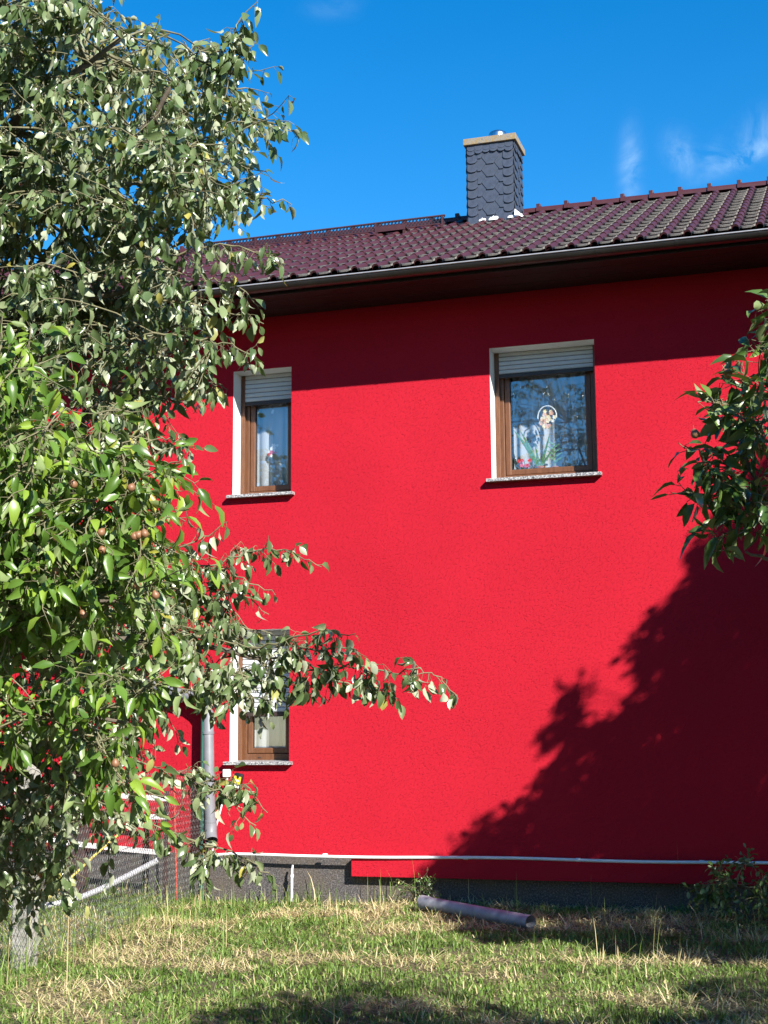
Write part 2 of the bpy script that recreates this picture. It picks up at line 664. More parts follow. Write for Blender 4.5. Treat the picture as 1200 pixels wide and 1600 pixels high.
# ------------------------------------------------------------------ house
HX0, HX1 = -12.5, 3.6
EAVE_Y, LIP_Z = -0.96, 6.134
RIDGE_Y = 3.6
ROOF_Z0, ROOF_Y0 = 6.165, -0.93          # tile nose line at the eave
RS = math.atan2(8.285 - ROOF_Z0, RIDGE_Y - ROOF_Y0)
TILE_W, TILE_L = 0.2179, 0.342
WINDOWS = [(-6.097, -5.425, 4.148, 5.515), (-3.247, -2.168, 4.153, 5.52), (-6.10, -5.437, 1.340, 2.705)]
house = empty('house', (0, 0, 0))
tag(house, 'two-storey house with bright red rendered wall and maroon tiled roof', 'house')


def roof_z(y):
    return ROOF_Z0 + (y - ROOF_Y0) * math.tan(RS)


def build_shell():
    # front wall: outer skin with openings, 0.34 m thick
    xs = sorted(set([HX0, HX1] + [w[0] for w in WINDOWS] + [w[1] for w in WINDOWS]))
    zs = sorted(set([0.405, 6.30] + [w[2] for w in WINDOWS] + [w[3] for w in WINDOWS]))
    mb = MB()

    def hole(x, z):
        return any(w[0] < x < w[1] and w[2] < z < w[3] for w in WINDOWS)
    for i in range(len(xs) - 1):
        for j in range(len(zs) - 1):
            if hole((xs[i] + xs[i + 1]) / 2, (zs[j] + zs[j + 1]) / 2):
                continue
            a, b, c, d = xs[i], xs[i + 1], zs[j], zs[j + 1]
            mb.add([(a, 0, c), (b, 0, c), (b, 0, d), (a, 0, d)], [(0, 1, 2, 3)])
            mb.add([(a, .34, c), (b, .34, c), (b, .34, d), (a, .34, d)], [(3, 2, 1, 0)])
    mb.add([(HX0, 0, .405), (HX1, 0, .405), (HX1, .34, .405), (HX0, .34, .405)], [(3, 2, 1, 0)])
    mb.build('wall', 'red_render', house, fixn=False)
    # gable and back walls
    for nm, x0, x1 in (('gable_wall', HX0, HX0 + .34), ('gable_wall', HX1 - .34, HX1)):
        b = MB().prism([(0.345, 0), (7.2, 0), (7.2, 6.3), (RIDGE_Y, roof_z(RIDGE_Y) - .16), (0.345, roof_z(.345) - .16)], 'x', x0, x1)
        b.build(nm, 'red_render', house)
    MB().box(HX0 + .345, HX1 - .345, 6.86, 7.2, 0, 6.3).build('back_wall', 'red_render', house)
    MB().box(HX0 + .345, HX1 - .345, .36, 6.85, 2.95, 3.10).build('upper_floor', 'room_wall', house)
    MB().box(HX0, HX1, -0.0, .335, -0.3, .4045).box(HX0, HX1, .012, .03, .4, .405).build('plinth', 'plinth_grit', house)
    # thicker red insulation course standing in front of the plinth
    MB().box(-4.73, HX1, -.105, -.002, .212, .398, bev=.004).build('insulation_course', 'red_render', house)


def build_eaves():
    # soffit boards, fascia, gutter with lip and brackets
    y = -0.80
    k = 0
    while y < -0.01:
        w = min(.128, -y - .002)
        MB().box(HX0 - .3, HX1 + .3, y, y + w, 6.085 + (k % 2) * .002, 6.103, bev=.003).build('soffit_board', 'soffit_brown', house)
        y += .133
        k += 1
    MB().box(HX0 - .3, HX1 + .3, -.825, -.803, 6.05, 6.19).build('fascia', 'soffit_brown', house)
    prof = []
    r = .066
    cyy, cz = EAVE_Y + r, LIP_Z
    n = 14
    for i in range(n + 1):
        a = math.pi + math.pi * i / n
        prof.append((cyy + r * math.cos(a), cz + r * math.sin(a)))
    inner = [(cyy + (p[0] - cyy) * .955, cz + (p[1] - cz) * .955) for p in prof][::-1]
    g = MB().prism(prof + inner, 'x', HX0 - .3, HX1 + .3).build('gutter', 'gutter_metal', house, smooth=True)
    MB().tube([(HX0 - .3, EAVE_Y - .004, LIP_Z + .003), (HX1 + .3, EAVE_Y - .004, LIP_Z + .003)], .008, 10).build('gutter_lip', 'gutter_lip', g, smooth=True)
    rr = r * 1.05
    strap = [(cyy + rr * math.cos(math.pi + math.pi * i / 10), cz + rr * math.sin(math.pi + math.pi * i / 10)) for i in range(11)]
    strapi = [(cyy + (p[0] - cyy) * .95, cz + (p[1] - cz) * .95) for p in strap][::-1]
    me = MB().prism(strap + strapi, 'x', -.012, .012).mesh('gutter_bracket', 'gutter_metal')
    x = -4.99
    for x in [-4.99 + .753 * i for i in range(-9, 11)]:
        place('gutter_bracket', me, g, Matrix.Translation((x, 0, 0)))


def tile_mesh(variant):
    """one interlocking tile: round roll on the left, flat pan, thick nose; local x across, y up the slope"""
    w, L = TILE_W, TILE_L + .06
    pts = []   # (x, z, is_roll, nose setback)
    for i in range(7):
        a = math.pi * (1 - i / 6)
        pts.append((.034 + .034 * math.cos(a), .012 + .040 * math.sin(a), 1))
    pts += [(.078, .006, 0), (.098, .000, 0), (.175, .000, 0), (.200, .006, 0), (w - .001, .012, 0)]
    V, F, mi = [], [], []
    n = len(pts)
    th = .019
    r = random.Random(variant)
    for row, (yy, lift) in enumerate(((0, 1), (.05, .97), (1, 0))):
        for i, (x, z, roll) in enumerate(pts):
            sb = .018 if roll else 0.0
            if not roll and (i == 7 or i >= n - 1):
                sb = .012
            yv = yy * L + (sb if row == 0 else 0)
            V.append((x, yv, z + (.016 if roll else th) + (.012 if roll else .034) * lift + (r.random() - .5) * .0015))
    for row in range(2):
        for i in range(n - 1):
            a = row * n + i
            F.append((a, a + 1, a + 1 + n, a + n))
            mi.append(0 if pts[i][2] and pts[i + 1][2] else (2 if row == 0 else 1))
    o = len(V)
    for i, (x, z, roll) in enumerate(pts):
        p = V[i]
        V.append((p[0], p[1] + .003, p[2] - (.020 if roll else th)))
    for i in range(n - 1):
        F.append((o + i, o + i + 1, i + 1, i))
        mi.append(0 if pts[i][2] and pts[i + 1][2] else 2)
    # side skirts
    F.append((0, n, o))
    mi.append(0)
    F.append((n - 1, o + n - 1, 2 * n - 1))
    mi.append(1)
    me = bpy.data.meshes.new('roof_tile')
    me.from_pydata(V, [], F)
    me.materials.append(M['tile_roll'])
    me.materials.append(M['tile_pan'])
    me.materials.append(M['tile_nose'])
    me.polygons.foreach_set('material_index', np.array(mi, dtype=np.int32))
    me.polygons.foreach_set('use_smooth', np.array([len(f) == 4 and k < 2 * (n - 1) for k, f in enumerate(F)]))
    me.update()
    return me


CHX0, CHX1, CHY0, CHY1 = -4.165, -3.57, 2.93, 3.42


def build_roof():
    th = .05
    q = RIDGE_Y
    b = MB()
    b.prism([(ROOF_Y0 + .12, roof_z(ROOF_Y0 + .12) - .035), (q, roof_z(q) - .03), (q, roof_z(q) - .10), (ROOF_Y0 + .12, roof_z(ROOF_Y0 + .12) - .10)], 'x', HX0 - .3, HX1 + .3)
    yb = 2 * q - ROOF_Y0
    b.prism([(q + .002, roof_z(q) - .03), (yb, ROOF_Z0), (yb, ROOF_Z0 - .07), (q + .002, roof_z(q) - .10)], 'x', HX0 - .3, HX1 + .3)
    roof = b.build('roof', 'brown_metal', house)
    meshes = [tile_mesh(k) for k in range(4)]
    slope_len = (q - ROOF_Y0) / math.cos(RS)
    rows = int(slope_len / TILE_L)
    rot = Matrix.Rotation(RS, 4, 'X')
    # tile columns are set so that a roll falls where the photograph has one
    x_ref = wallpt(1111, 355, ROOF_Y0)[0] - .034
    cols = range(int((HX0 - .3 - x_ref) / TILE_W), int((HX1 + .2 - x_ref) / TILE_W))
    spots = []
    for r_ in range(rows):
        s = r_ * TILE_L
        y, z = ROOF_Y0 + s * math.cos(RS), ROOF_Z0 + s * math.sin(RS) - .022
        for c_ in cols:
            x = x_ref + c_ * TILE_W
            if CHX0 - .20 < x < CHX1 - .02 and CHY0 - .25 < y and y < CHY1 + .1:
                if y > CHY0 - .02:
                    continue
            pw = project((x + .1, y, z))
            seen = 330 < pw[0] < 1215
            spots.append((0 if seen else 1, pw[2], x, y, z))
    spots.sort()
    chosen, rest = spots[:300], spots[300:]
    for k, (_, _, x, y, z) in enumerate(chosen):
        j = Matrix.Rotation(random.uniform(-.006, .006), 4, 'Z')
        place('roof_tile', meshes[k % 4], roof, Matrix.Translation((x + random.uniform(-.0015, .0015), y + random.uniform(-.004, .004), z + random.uniform(0, .003))) @ rot @ j)
    Vs, F4, F3, m4, m3 = [], [], [], [], []
    cnt = 0
    base = []
    for me in meshes:
        v = np.zeros(len(me.vertices) * 3, np.float32)
        me.vertices.foreach_get('co', v)
        base.append((v.reshape(-1, 3), [(tuple(p.vertices), p.material_index) for p in me.polygons]))
    R3 = np.array(rot.to_3x3())
    for k, (_, _, x, y, z) in enumerate(rest):
        v, pf = base[k % 4]
        Vs.append(v @ R3.T + np.array([x, y, z + random.uniform(0, .003)]))
        for f, mi in pf:
            g = [i + cnt for i in f]
            (F4 if len(g) == 4 else F3).append(g)
            (m4 if len(g) == 4 else m3).append(mi)
        cnt += len(v)
    me = np_mesh('roof_tiles', np.concatenate(Vs), [F4, F3], ['tile_roll', 'tile_pan', 'tile_nose'], False, mat_idx=m4 + m3)
    o = place('roof_tiles', me, roof)
    tag(o, kind='stuff')
    # ridge tiles with collars
    n = 9
    L = .3615
    V, F = [], []
    secs = [(0, .112), (.055, .112), (.056, .098), (L + .02, .092)]
    for (x, r) in secs:
        for i in range(n):
            a = math.radians(-8) + math.radians(196) * i / (n - 1)
            V.append((x, -r * 1.02 * math.cos(a), r * .78 * math.sin(a)))
    for s in range(len(secs) - 1):
        for i in range(n - 1):
            a = s * n + i
            F.append((a, a + 1, a + 1 + n, a + n))
    o0 = len(V)
    for i in range(n):
        p = V[i]
        V.append((p[0], p[1] * .8, p[2] * .75))
    for i in range(n - 1):
        F.append((i, i + 1, o0 + i + 1, o0 + i))
    me = bpy.data.meshes.new('ridge_tile')
    me.from_pydata(V, [], F)
    me.materials.append(M['tile_roll'])
    me.update()
    # small square clip standing on each collar
    clip = MB().box(-.004, .05, -.052, -.002, .055, .112, bev=.006).mesh('ridge_clip', 'tile_roll')
    xr = wallpt(1018, 306, RIDGE_Y)[0] - .02
    for k in range(-28, 13):
        x = xr + k * L
        if x < HX0 - .3 or x + L > HX1 + .35:
            continue
        rt = place('ridge_tile', me, roof, Matrix.Translation((x, RIDGE_Y, roof_z(RIDGE_Y) + .005)))
        place('ridge_clip', clip, roof, Matrix.Translation((x, RIDGE_Y - .03, roof_z(RIDGE_Y) - .005)))


def build_chimney():
    z0, z1 = roof_z(CHY0) - .15, 9.035
    core = MB().box(CHX0 + .012, CHX1 - .012, CHY0 + .012, CHY1 - .012, z0, z1)
    ch = core.build('chimney', 'dark_rubber', house)
    capz = z1
    MB().box(CHX0 - .045, CHX1 + .045, CHY0 - .045, CHY1 + .045, capz, capz + .085, bev=.006).build('chimney_cap', 'cap_concrete', ch)
    cx, cyy = (CHX0 + CHX1) / 2 + .06, (CHY0 + CHY1) / 2 - .05
    MB().lathe((cx, cyy, capz + .08), [(.122, 0), (.122, .10), (.112, .125), (.085, .142), (.0849, .12), (.02, .115)], 28).build('flue_pipe', 'steel', ch, smooth=True)

    def scale_mesh(w, h, kind, th=.010):
        if kind == 'round':
            out = [(-w / 2, h), (-w / 2, .030)]
            for i in range(9):
                a = math.pi + math.pi * i / 8
                out.append((w * .46 * math.cos(a), .030 + .030 * math.sin(a)))
            out += [(w / 2, .030), (w / 2, h)]
        elif kind == 'hex':
            out = [(-w / 2, h), (-w / 2, .095), (-w * .20, .0), (w * .20, .0), (w / 2, .095), (w / 2, h)]
        elif kind == 'hexl':
            out = [(0, h), (0, 0), (w * .20, 0), (w / 2, .095), (w / 2, h)]
        elif kind == 'hexr':
            out = [(-w / 2, h), (-w / 2, .095), (-w * .20, 0), (0, 0), (0, h)]
        tilt = .020
        vs = [(p, -th - tilt * (1 - q / h), q) for p, q in out] + [(p, -tilt * (1 - q / h), q) for p, q in out]
        n = len(out)
        fs = [tuple(range(n)), tuple(range(2 * n - 1, n - 1, -1))] + [(k, k + n, (k + 1) % n + n, (k + 1) % n) for k in range(n)]
        return MB().add(vs, fs).mesh('slate', 'slate')
    bw = .132
    # two faces: front (y-) and right (x+); left and back alike
    faces = [('front', Matrix.Translation((CHX0, CHY0 + .008, 0)), CHX1 - CHX0),
             ('right', Matrix.Translation((CHX1 - .008, CHY0, 0)) @ Matrix.Rotation(math.pi / 2, 4, 'Z'), CHY1 - CHY0),
             ('left', Matrix.Translation((CHX0 + .008, CHY1, 0)) @ Matrix.Rotation(-math.pi / 2, 4, 'Z'), CHY1 - CHY0),
             ('back', Matrix.Translation((CHX1, CHY1 - .008, 0)) @ Matrix.Rotation(math.pi, 4, 'Z'), CHX1 - CHX0)]
    for nm, T, W in faces:
        cw = W - 2 * bw
        rd = scale_mesh(bw, .150, 'round')
        hx = scale_mesh(cw * .66, .26, 'hex')
        hl = scale_mesh(cw * .66, .26, 'hexl')
        hr = scale_mesh(cw * .66, .26, 'hexr')
        tp = scale_mesh(.105, .11, 'round')
        zt = z1 - .005
        if nm in ('left', 'back') and False:
            continue
        # border columns
        k = 0
        z = zt - .245
        while z > z0 + .02:
            for xx in (bw / 2, W - bw / 2):
                place('slate', rd, ch, T @ Matrix.Translation((xx, -.006 + random.uniform(-.002, .001), z + (.012 if xx > W / 2 else 0) + random.uniform(-.004, .004))))
            z -= .117
        # honeycomb field
        z = zt - .27
        r_ = 0
        while z > z0 - .02:
            place('slate', hx, ch, T @ Matrix.Translation((W / 2, -.001 + random.uniform(-.0015, .0015), z)) @ Matrix.Rotation(random.uniform(-.01, .01), 4, 'Y'))
            place('slate', hl, ch, T @ Matrix.Translation((W / 2 - cw / 2, -.001, z + .085)))
            place('slate', hr, ch, T @ Matrix.Translation((W / 2 + cw / 2, -.001, z - .085)))
            z -= .17
        # top course
        for i in range(int(W / .098) + 1):
            xx = min(.052 + i * .0985, W - .052)
            arch = .03 * (1 - ((xx - W / 2) / (W / 2)) ** 2)
            place('slate', tp, ch, T @ Matrix.Translation((xx, -.010 - (i % 2) * .004, zt - .145 + arch)))
            place('slate', tp, ch, T @ Matrix.Translation((xx, -.006 - (i % 2) * .003, zt - .078)))
    # white flashing dabs at the foot
    bm_pts = [(-3.98, -.045, .10), (-3.90, -.05, .06), (-3.84, -.06, .13), (-3.72, -.06, .09), (-3.66, -.055, .10), (-3.60, -.05, .08)]
    rr = random.Random(3)
    f = MB()
    for (x0, x1, out, hgt) in ((-4.02, -3.93, .05, .03), (-3.89, -3.77, .06, .05), (-3.65, -3.53, .05, .03)):
        nseg = 7
        pts = []
        for i in range(nseg + 1):
            x = x0 + (x1 - x0) * i / nseg
            o_ = out * (.45 + .55 * rr.random())
            h_ = hgt * (.4 + .6 * rr.random()) * math.sin(math.pi * (i + .4) / (nseg + .8)) + .012
            y0 = CHY0 - .02
            pts.append(((x, y0, roof_z(CHY0) + .045 + h_), (x, y0 - .02, roof_z(CHY0 - .02) + .05 + h_ * .5), (x, y0 - o_, roof_z(CHY0 - o_) + .042)))
        vs = [p for t in pts for p in t]
        fs = []
        for i in range(nseg):
            for j in range(2):
                a = i * 3 + j
                fs.append((a, a + 3, a + 4, a + 1))
        f.add(vs, fs)
    # the dab that wraps the right corner
    vs, fs = [], []
    for i in range(8):
        y = CHY0 - .08 + .20 * i / 7
        h_ = .02 + (.10 if i in (1, 2) else .02) * rr.random()
        zr = roof_z(y)
        vs += [(CHX1 + .015, y, zr + .05 + h_), (CHX1 + .05 + .03 * rr.random(), y, zr + .06 + h_ * .4), (CHX1 + .07 + .05 * rr.random(), y, zr + .050)]
    for i in range(7):
        for j in range(2):
            a = i * 3 + j
            fs.append((a, a + 1, a + 4, a + 3))
    f.add(vs, fs)
    f.build('flashing', 'flashing_white', ch, smooth=True)


def build_walkway():
    # perforated guard strip on brackets just under the ridge, and a step below it
    x0, x1, y0, z0, z1 = -8.05, -4.46, 2.88, 8.022, 8.142
    g = MB().box(x0, x1, y0 - .012, y0 + .012, z1 - .016, z1).box(x0, x1, y0 - .006, y0 + .006, z0, z0 + .014)
    wk = g.build('roof_guard', 'brown_metal', house)
    lat = MB()
    h = z1 - z0 - .028
    n = int((x1 - x0) / .047)
    for i in range(-2, n + 1):
        for sgn in (1, -1):
            xa = x0 + i * .047
            xb = xa + h * .9
            if sgn < 0:
                xa, xb = xb, xa
            xa, xb = min(max(xa, x0), x1), min(max(xb, x0), x1)
            if abs(xa - xb) < .03:
                continue
            yy = y0 + (.0022 if sgn > 0 else -.0022)
            w = .0075
            lat.add([(xa - w, yy - .002, z0 + .013), (xa + w, yy - .002, z0 + .013), (xb + w, yy - .002, z1 - .015), (xb - w, yy - .002, z1 - .015),
                     (xa - w, yy + .002, z0 + .013), (xa + w, yy + .002, z0 + .013), (xb + w, yy + .002, z1 - .015), (xb - w, yy + .002, z1 - .015)],
                    [(0, 1, 2, 3), (7, 6, 5, 4), (0, 4, 5, 1), (2, 6, 7, 3), (1, 5, 6, 2), (0, 3, 7, 4)])
    o = lat.build('lattice', 'grate_metal', wk)
    tag(o, kind='stuff')
    for xb in (-7.9, -7.05, -6.25, -5.38, -4.49):
        zb = roof_z(y0 - .05) + .045
        b = MB().box(xb - .012, xb + .012, y0 - .024, y0 - .0125, zb - .05, z1 - .004)
        b.box(xb - .028, xb + .028, y0 - .20, y0 - .013, zb - .062, zb - .052)
        b.build('guard_bracket', 'brown_metal', wk)
    # step plate
    a, b_ = -5.33, -4.93
    ys = 2.72
    zs = roof_z(ys) + .10
    st = MB().box(a, b_, ys - .03, ys + .13, zs, zs + .012).box(a, b_, ys - .034, ys - .031, zs - .035, zs + .03)
    st.box(a + .02, a + .035, ys - .028, ys + .12, zs - .11, zs - .001).box(b_ - .035, b_ - .02, ys - .028, ys + .12, zs - .11, zs - .001)
    st.build('roof_step', 'brown_metal', house)


def build_window(idx, w, shutter_z):
    x0, x1, z0, z1 = w
    win = MB()
    # white reveals, four slabs let into the wall thickness
    d = .205
    t = .012
    win.box(x0 - t, x0, .0015, d + .12, z0, z1).box(x1, x1 + t, .0015, d + .12, z0, z1)
    win.box(x0 - t, x1 + t, .0015, d + .12, z1 + .0005, z1 + t)
    wo = win.build('window', 'reveal_white', house)
    a, b = x0 + .001, x1 - .001
    top = z1 - .001
    # guide rails
    for p, q in ((a, a + .048), (b - .048, b)):
        MB().box(p, q, d, d + .045, z0 + .004, top, bev=.004).build('guide_rail', 'window_brown', wo)
    # fixed frame
    fy = d + .046
    fr = MB()
    fr.box(a, a + .085, fy, fy + .07, z0 + .004, top, bev=.005).box(b - .085, b, fy, fy + .07, z0 + .004, top, bev=.005)
    fr.box(a + .082, b - .082, fy + .001, fy + .068, z0 + .004, z0 + .074, bev=.005).box(a + .082, b - .082, fy + .001, fy + .068, top - .07, top, bev=.005)
    fo = fr.build('frame', 'window_brown', wo)
    MB().box((a + b) / 2 - .12, (a + b) / 2 - .085, fy - .003, fy, z0 + .03, z0 + .042, bev=.001).build('drain_cap', 'window_dark', wo)
    # sash, set a little behind, with mitred look from bevels
    sy_ = fy + .018
    sa, sb, sz0, sz1 = a + .088, b - .088, z0 + .078, top - .074
    so = MB()
    wd = .058
    so.box(sa, sa + wd, sy_, sy_ + .06, sz0, sz1, bev=.008).box(sb - wd, sb, sy_, sy_ + .06, sz0, sz1, bev=.008)
    so.box(sa + wd - .004, sb - wd + .004, sy_ + .0015, sy_ + .058, sz0, sz0 + wd, bev=.008).box(sa + wd - .004, sb - wd + .004, sy_ + .0015, sy_ + .058, sz1 - wd, sz1, bev=.008)
    so.build('sash', 'window_brown', wo)
    gy = sy_ + .026
    MB().box(sa + wd - .006, sb - wd + .006, gy, gy + .004, sz0 + wd - .006, sz1 - wd + .006).build('pane', 'glazing', wo)
    # dark gasket round the glass
    gs = MB()
    e = .006
    ga, gb, gz0, gz1 = sa + wd - .001, sb - wd + .001, sz0 + wd - .001, sz1 - wd + .001
    gs.box(ga, ga + e, gy - .008, gy - .0005, gz0, gz1).box(gb - e, gb, gy - .008, gy - .0005, gz0, gz1)
    gs.box(ga + e, gb - e, gy - .008, gy - .0005, gz0, gz0 + e).box(ga + e, gb - e, gy - .008, gy - .0005, gz1 - e, gz1)
    gs.build('gasket', 'dark_rubber', wo)
    # roller shutter slats
    sh = .0495
    zz = top - .002
    k = 0
    hgt = top - shutter_z
    ns = max(1, int(round(hgt / sh)))
    sh = hgt / ns
    prof = [(0, 0.004), (-.006, .010), (-.009, sh * .5), (-.006, sh - .006), (0, sh - .0015), (.003, sh - .0015), (.003, .004)]
    slat = MB().prism(prof, 'x', a + .050, b - .050).mesh('slat', 'shutter_white', smooth=False)
    gap = MB().box(a + .050, b - .050, d + .0135, d + .0160, shutter_z, top).build('slat_backing', 'window_dark', wo)
    for k in range(ns):
        place('slat', slat, wo, Matrix.Translation((0, d + .010, shutter_z + k * sh)))
    MB().box(a + .049, b - .049, d - .002, d + .022, shutter_z - .042, shutter_z - .001, bev=.004).build('end_bar', 'window_dark', wo)
    st = MB()
    for xx in (a + .13, b - .13):
        st.lathe((xx, d + .003, shutter_z - .058), [(.009, 0), (.009, .018)], 8)
    st.build('stopper', 'dark_rubber', wo)
    # granite sill
    sx0, sx1 = x0 - .042, x1 + .042
    si = MB()
    poly = [(-.075, z0 - .034), (-.075, z0 - .008), (-.070, z0 - .003), (.0, z0 + .0005), (d + .09, z0 + .012), (d + .09, z0 - .034)]
    si.prism(poly[:4] + [(-.002, z0 - .034)], 'x', sx0, sx1)
    si.prism([(-.0015, z0 - .034), (-.0015, z0 + .0005), (d + .09, z0 + .012), (d + .09, z0 - .034)], 'x', x0 + .001, x1 - .001)
    si.build('sill', 'granite', wo)
    return gy, (sa + wd, sb - wd, sz0 + wd, sz1 - wd)


def build_pipes():
    # grey rainwater pipe: slanting run, then straight down, elbow at the foot
    xv = wallpt(323, 1150, -.13)[0]
    Y = -.13
    top = wallpt(308, 1092, Y)
    lft = wallpt(225, 1068, Y)
    p = [(lft[0] - .9, Y, lft[2] + .22), (lft[0], Y, lft[2]), (top[0] - .03, Y, top[2] + .01), (top[0] + .06, Y, top[2] - .05), (xv + .01, Y, top[2] - .14), (xv + .035, Y, 1.0), (xv + .055, Y, .70)]
    dp = MB().tube([(lft[0] - 3.1, Y, 6.05), (lft[0] - 3.1, Y, lft[2] + 1.0), (lft[0] - 3.0, Y, lft[2] + .88)] + p[1:], .058, 16).build('downpipe', 'pipe_grey', house, smooth=True)
    for z in (1.62, 1.18, .72):
        xx = xv + .01 + (1.75 - z) * .043
        MB().lathe((xx, Y, z), [(.059, 0), (.064, .002), (.064, .028), (.059, .030)], 18).build('pipe_collar', 'pipe_grey', dp, smooth=True)
    el = MB()
    ex = xv + .056
    el.tube([(ex, Y, .72), (ex, Y, .63), (ex + .012, Y - .02, .585), (ex + .035, Y - .05, .545)], .065, 16, cap=False)
    el.tube([(ex + .035, Y - .05, .545), (ex + .037, Y - .053, .541)], .068, 16, cap=False)
    el.build('pipe_elbow', 'pipe_grey', dp, smooth=True)
    for z in (1.50, 1.05):
        xx = xv + .01 + (1.75 - z) * .043
        MB().box(xx - .008, xx + .008, Y + .05, .01, z, z + .015).build('pipe_clip', 'steel', dp)
    # white conduit along the foot of the wall
    pts = []
    for i in range(41):
        x = -6.27 + (HX1 + 6.2) * i / 40
        pts.append((x, -.115 - .012 * math.sin(i * .35), .412 + .006 * math.sin(i * .62) + (-.02 if i == 0 else 0) - .012 * max(0, 1 - abs(i - 4) / 5)))
    co = MB().tube(pts, .0155, 10).build('conduit', 'cable_white', house, smooth=True)
    b = MB()
    for x in (-5.0, -3.55, -2.45, -1.3, -.2):
        b = MB().tube([(x - .022, -.117, .4135), (x + .022, -.117, .4135)], .0185, 10)
        b.build('conduit_joint', 'cable_white', co, smooth=True)
    # short white stub standing at the plinth
    pb = wallpt(456, 1395, -.10)
    st = MB().tube([(pb[0], -.10, -.05), (pb[0], -.10, .17), (pb[0] + .003, -.10, .27), (pb[0] + .006, -.09, .31)], [.013, .013, .011, .009], 8)
    st.build('drain_stub', 'cable_white', house, smooth=True)
    MB().tube([(pb[0], -.10, .19), (pb[0] + .001, -.10, .215)], .019, 10).build('stub_collar', 'cable_white', house, smooth=True)
    # junction box under the lower window and its cable
    jb = wallpt(355, 1203, -.02)
    jx, jz = jb[0], jb[2] - .035
    bx = MB().box(jx - .038, jx + .038, -.055, -.001, jz - .038, jz + .042, bev=.008).build('junction_box', 'plastic_white', house)
    MB().tube([(jx + .01, -.03, jz - .035), (jx - .02, -.025, jz - .2), (jx - .09, -.03, jz - .46), (jx - .13, -.05, .60), (jx - .12, -.09, .43)], .0095, 8).build('box_cable', 'cable_white', house, smooth=True)


build_shell()
build_eaves()
build_roof()
build_chimney()
build_walkway()
SHUT = [wallpt(398, 628, .215)[2], wallpt(781, 585.5, .215)[2], wallpt(410, 1113, .215)[2]]
GY, OPEN = [], []
for i, w in enumerate(WINDOWS):
    g_, o_ = build_window(i, w, SHUT[i])
    GY.append(g_)
    OPEN.append(o_)
build_pipes()


# ------------------------------------------------------------------ things behind the panes
def curtain(idx, name, label, z_bot_fn, amp, folds, y):
    a, b, z0, z1 = OPEN[idx]
    n = 80
    zt = z1 + .05
    V, F = [], []
    m = 10
    for i in range(n + 1):
        u = i / n
        x = a - .02 + (b - a + .04) * u
        zb = z_bot_fn(u, z0, z1)
        for j in range(m + 1):
            v = j / m
            V.append((x, y + amp * math.sin(u * folds * 2 * math.pi + .6 * math.sin(u * 17)) * (.5 + .5 * v), zt + (zb - zt) * v))
    for i in range(n):
        for j in range(m):
            k = i * (m + 1) + j
            F.append((k, k + m + 1, k + m + 2, k + 1))
    o = place(name, np_mesh(name, V, [F], 'net_curtain', True))
    return tag(o, label, 'curtain')


def blade(mb, p, d, up, L, w, bend, n=8):
    p, d, up = np.array(p, float), np.array(d, float), np.array(up, float)
    d /= np.linalg.norm(d)
    s = np.cross(d, up)
    s /= np.linalg.norm(s)
    vs, fs = [], []
    for i in range(n + 1):
        t = i / n
        c = p + d * L * t + np.array([0, 0, -bend * t * t * L]) + s * (.04 * L * math.sin(t * 2))
        ww = w * (1 - t) ** .6 * (.7 + .3 * math.sin(t * 2.2))
        nn = np.cross(s, d) * ww * .25
        vs += [c - s * ww, c + nn, c + s * ww]
    for i in range(n):
        k = i * 3
        fs += [(k, k + 3, k + 4, k + 1), (k + 1, k + 4, k + 5, k + 2)]
    mb.add(vs, fs)


def flower(mb, c, r, n=6, mi=0, ori=None):
    c = np.array(c, float)
    for k in range(n):
        a = 2 * math.pi * k / n
        u = np.array([math.cos(a), 0, math.sin(a)])
        v = np.array([-math.sin(a), 0, math.cos(a)])
        mb.add([c, c + u * r * .5 - v * r * .3 + [0, -.004, 0], c + u * r + [0, -.001, 0], c + u * r * .5 + v * r * .3 + [0, -.004, 0]], [(0, 1, 2, 3)], mi)


def pot(mb, x, y, z, r, h):
    mb.lathe((x, y, z), [(r * .72, 0), (r, h * .85), (r * 1.08, h * .86), (r * 1.08, h), (r * .95, h), (r * .9, h * .9)], 16)


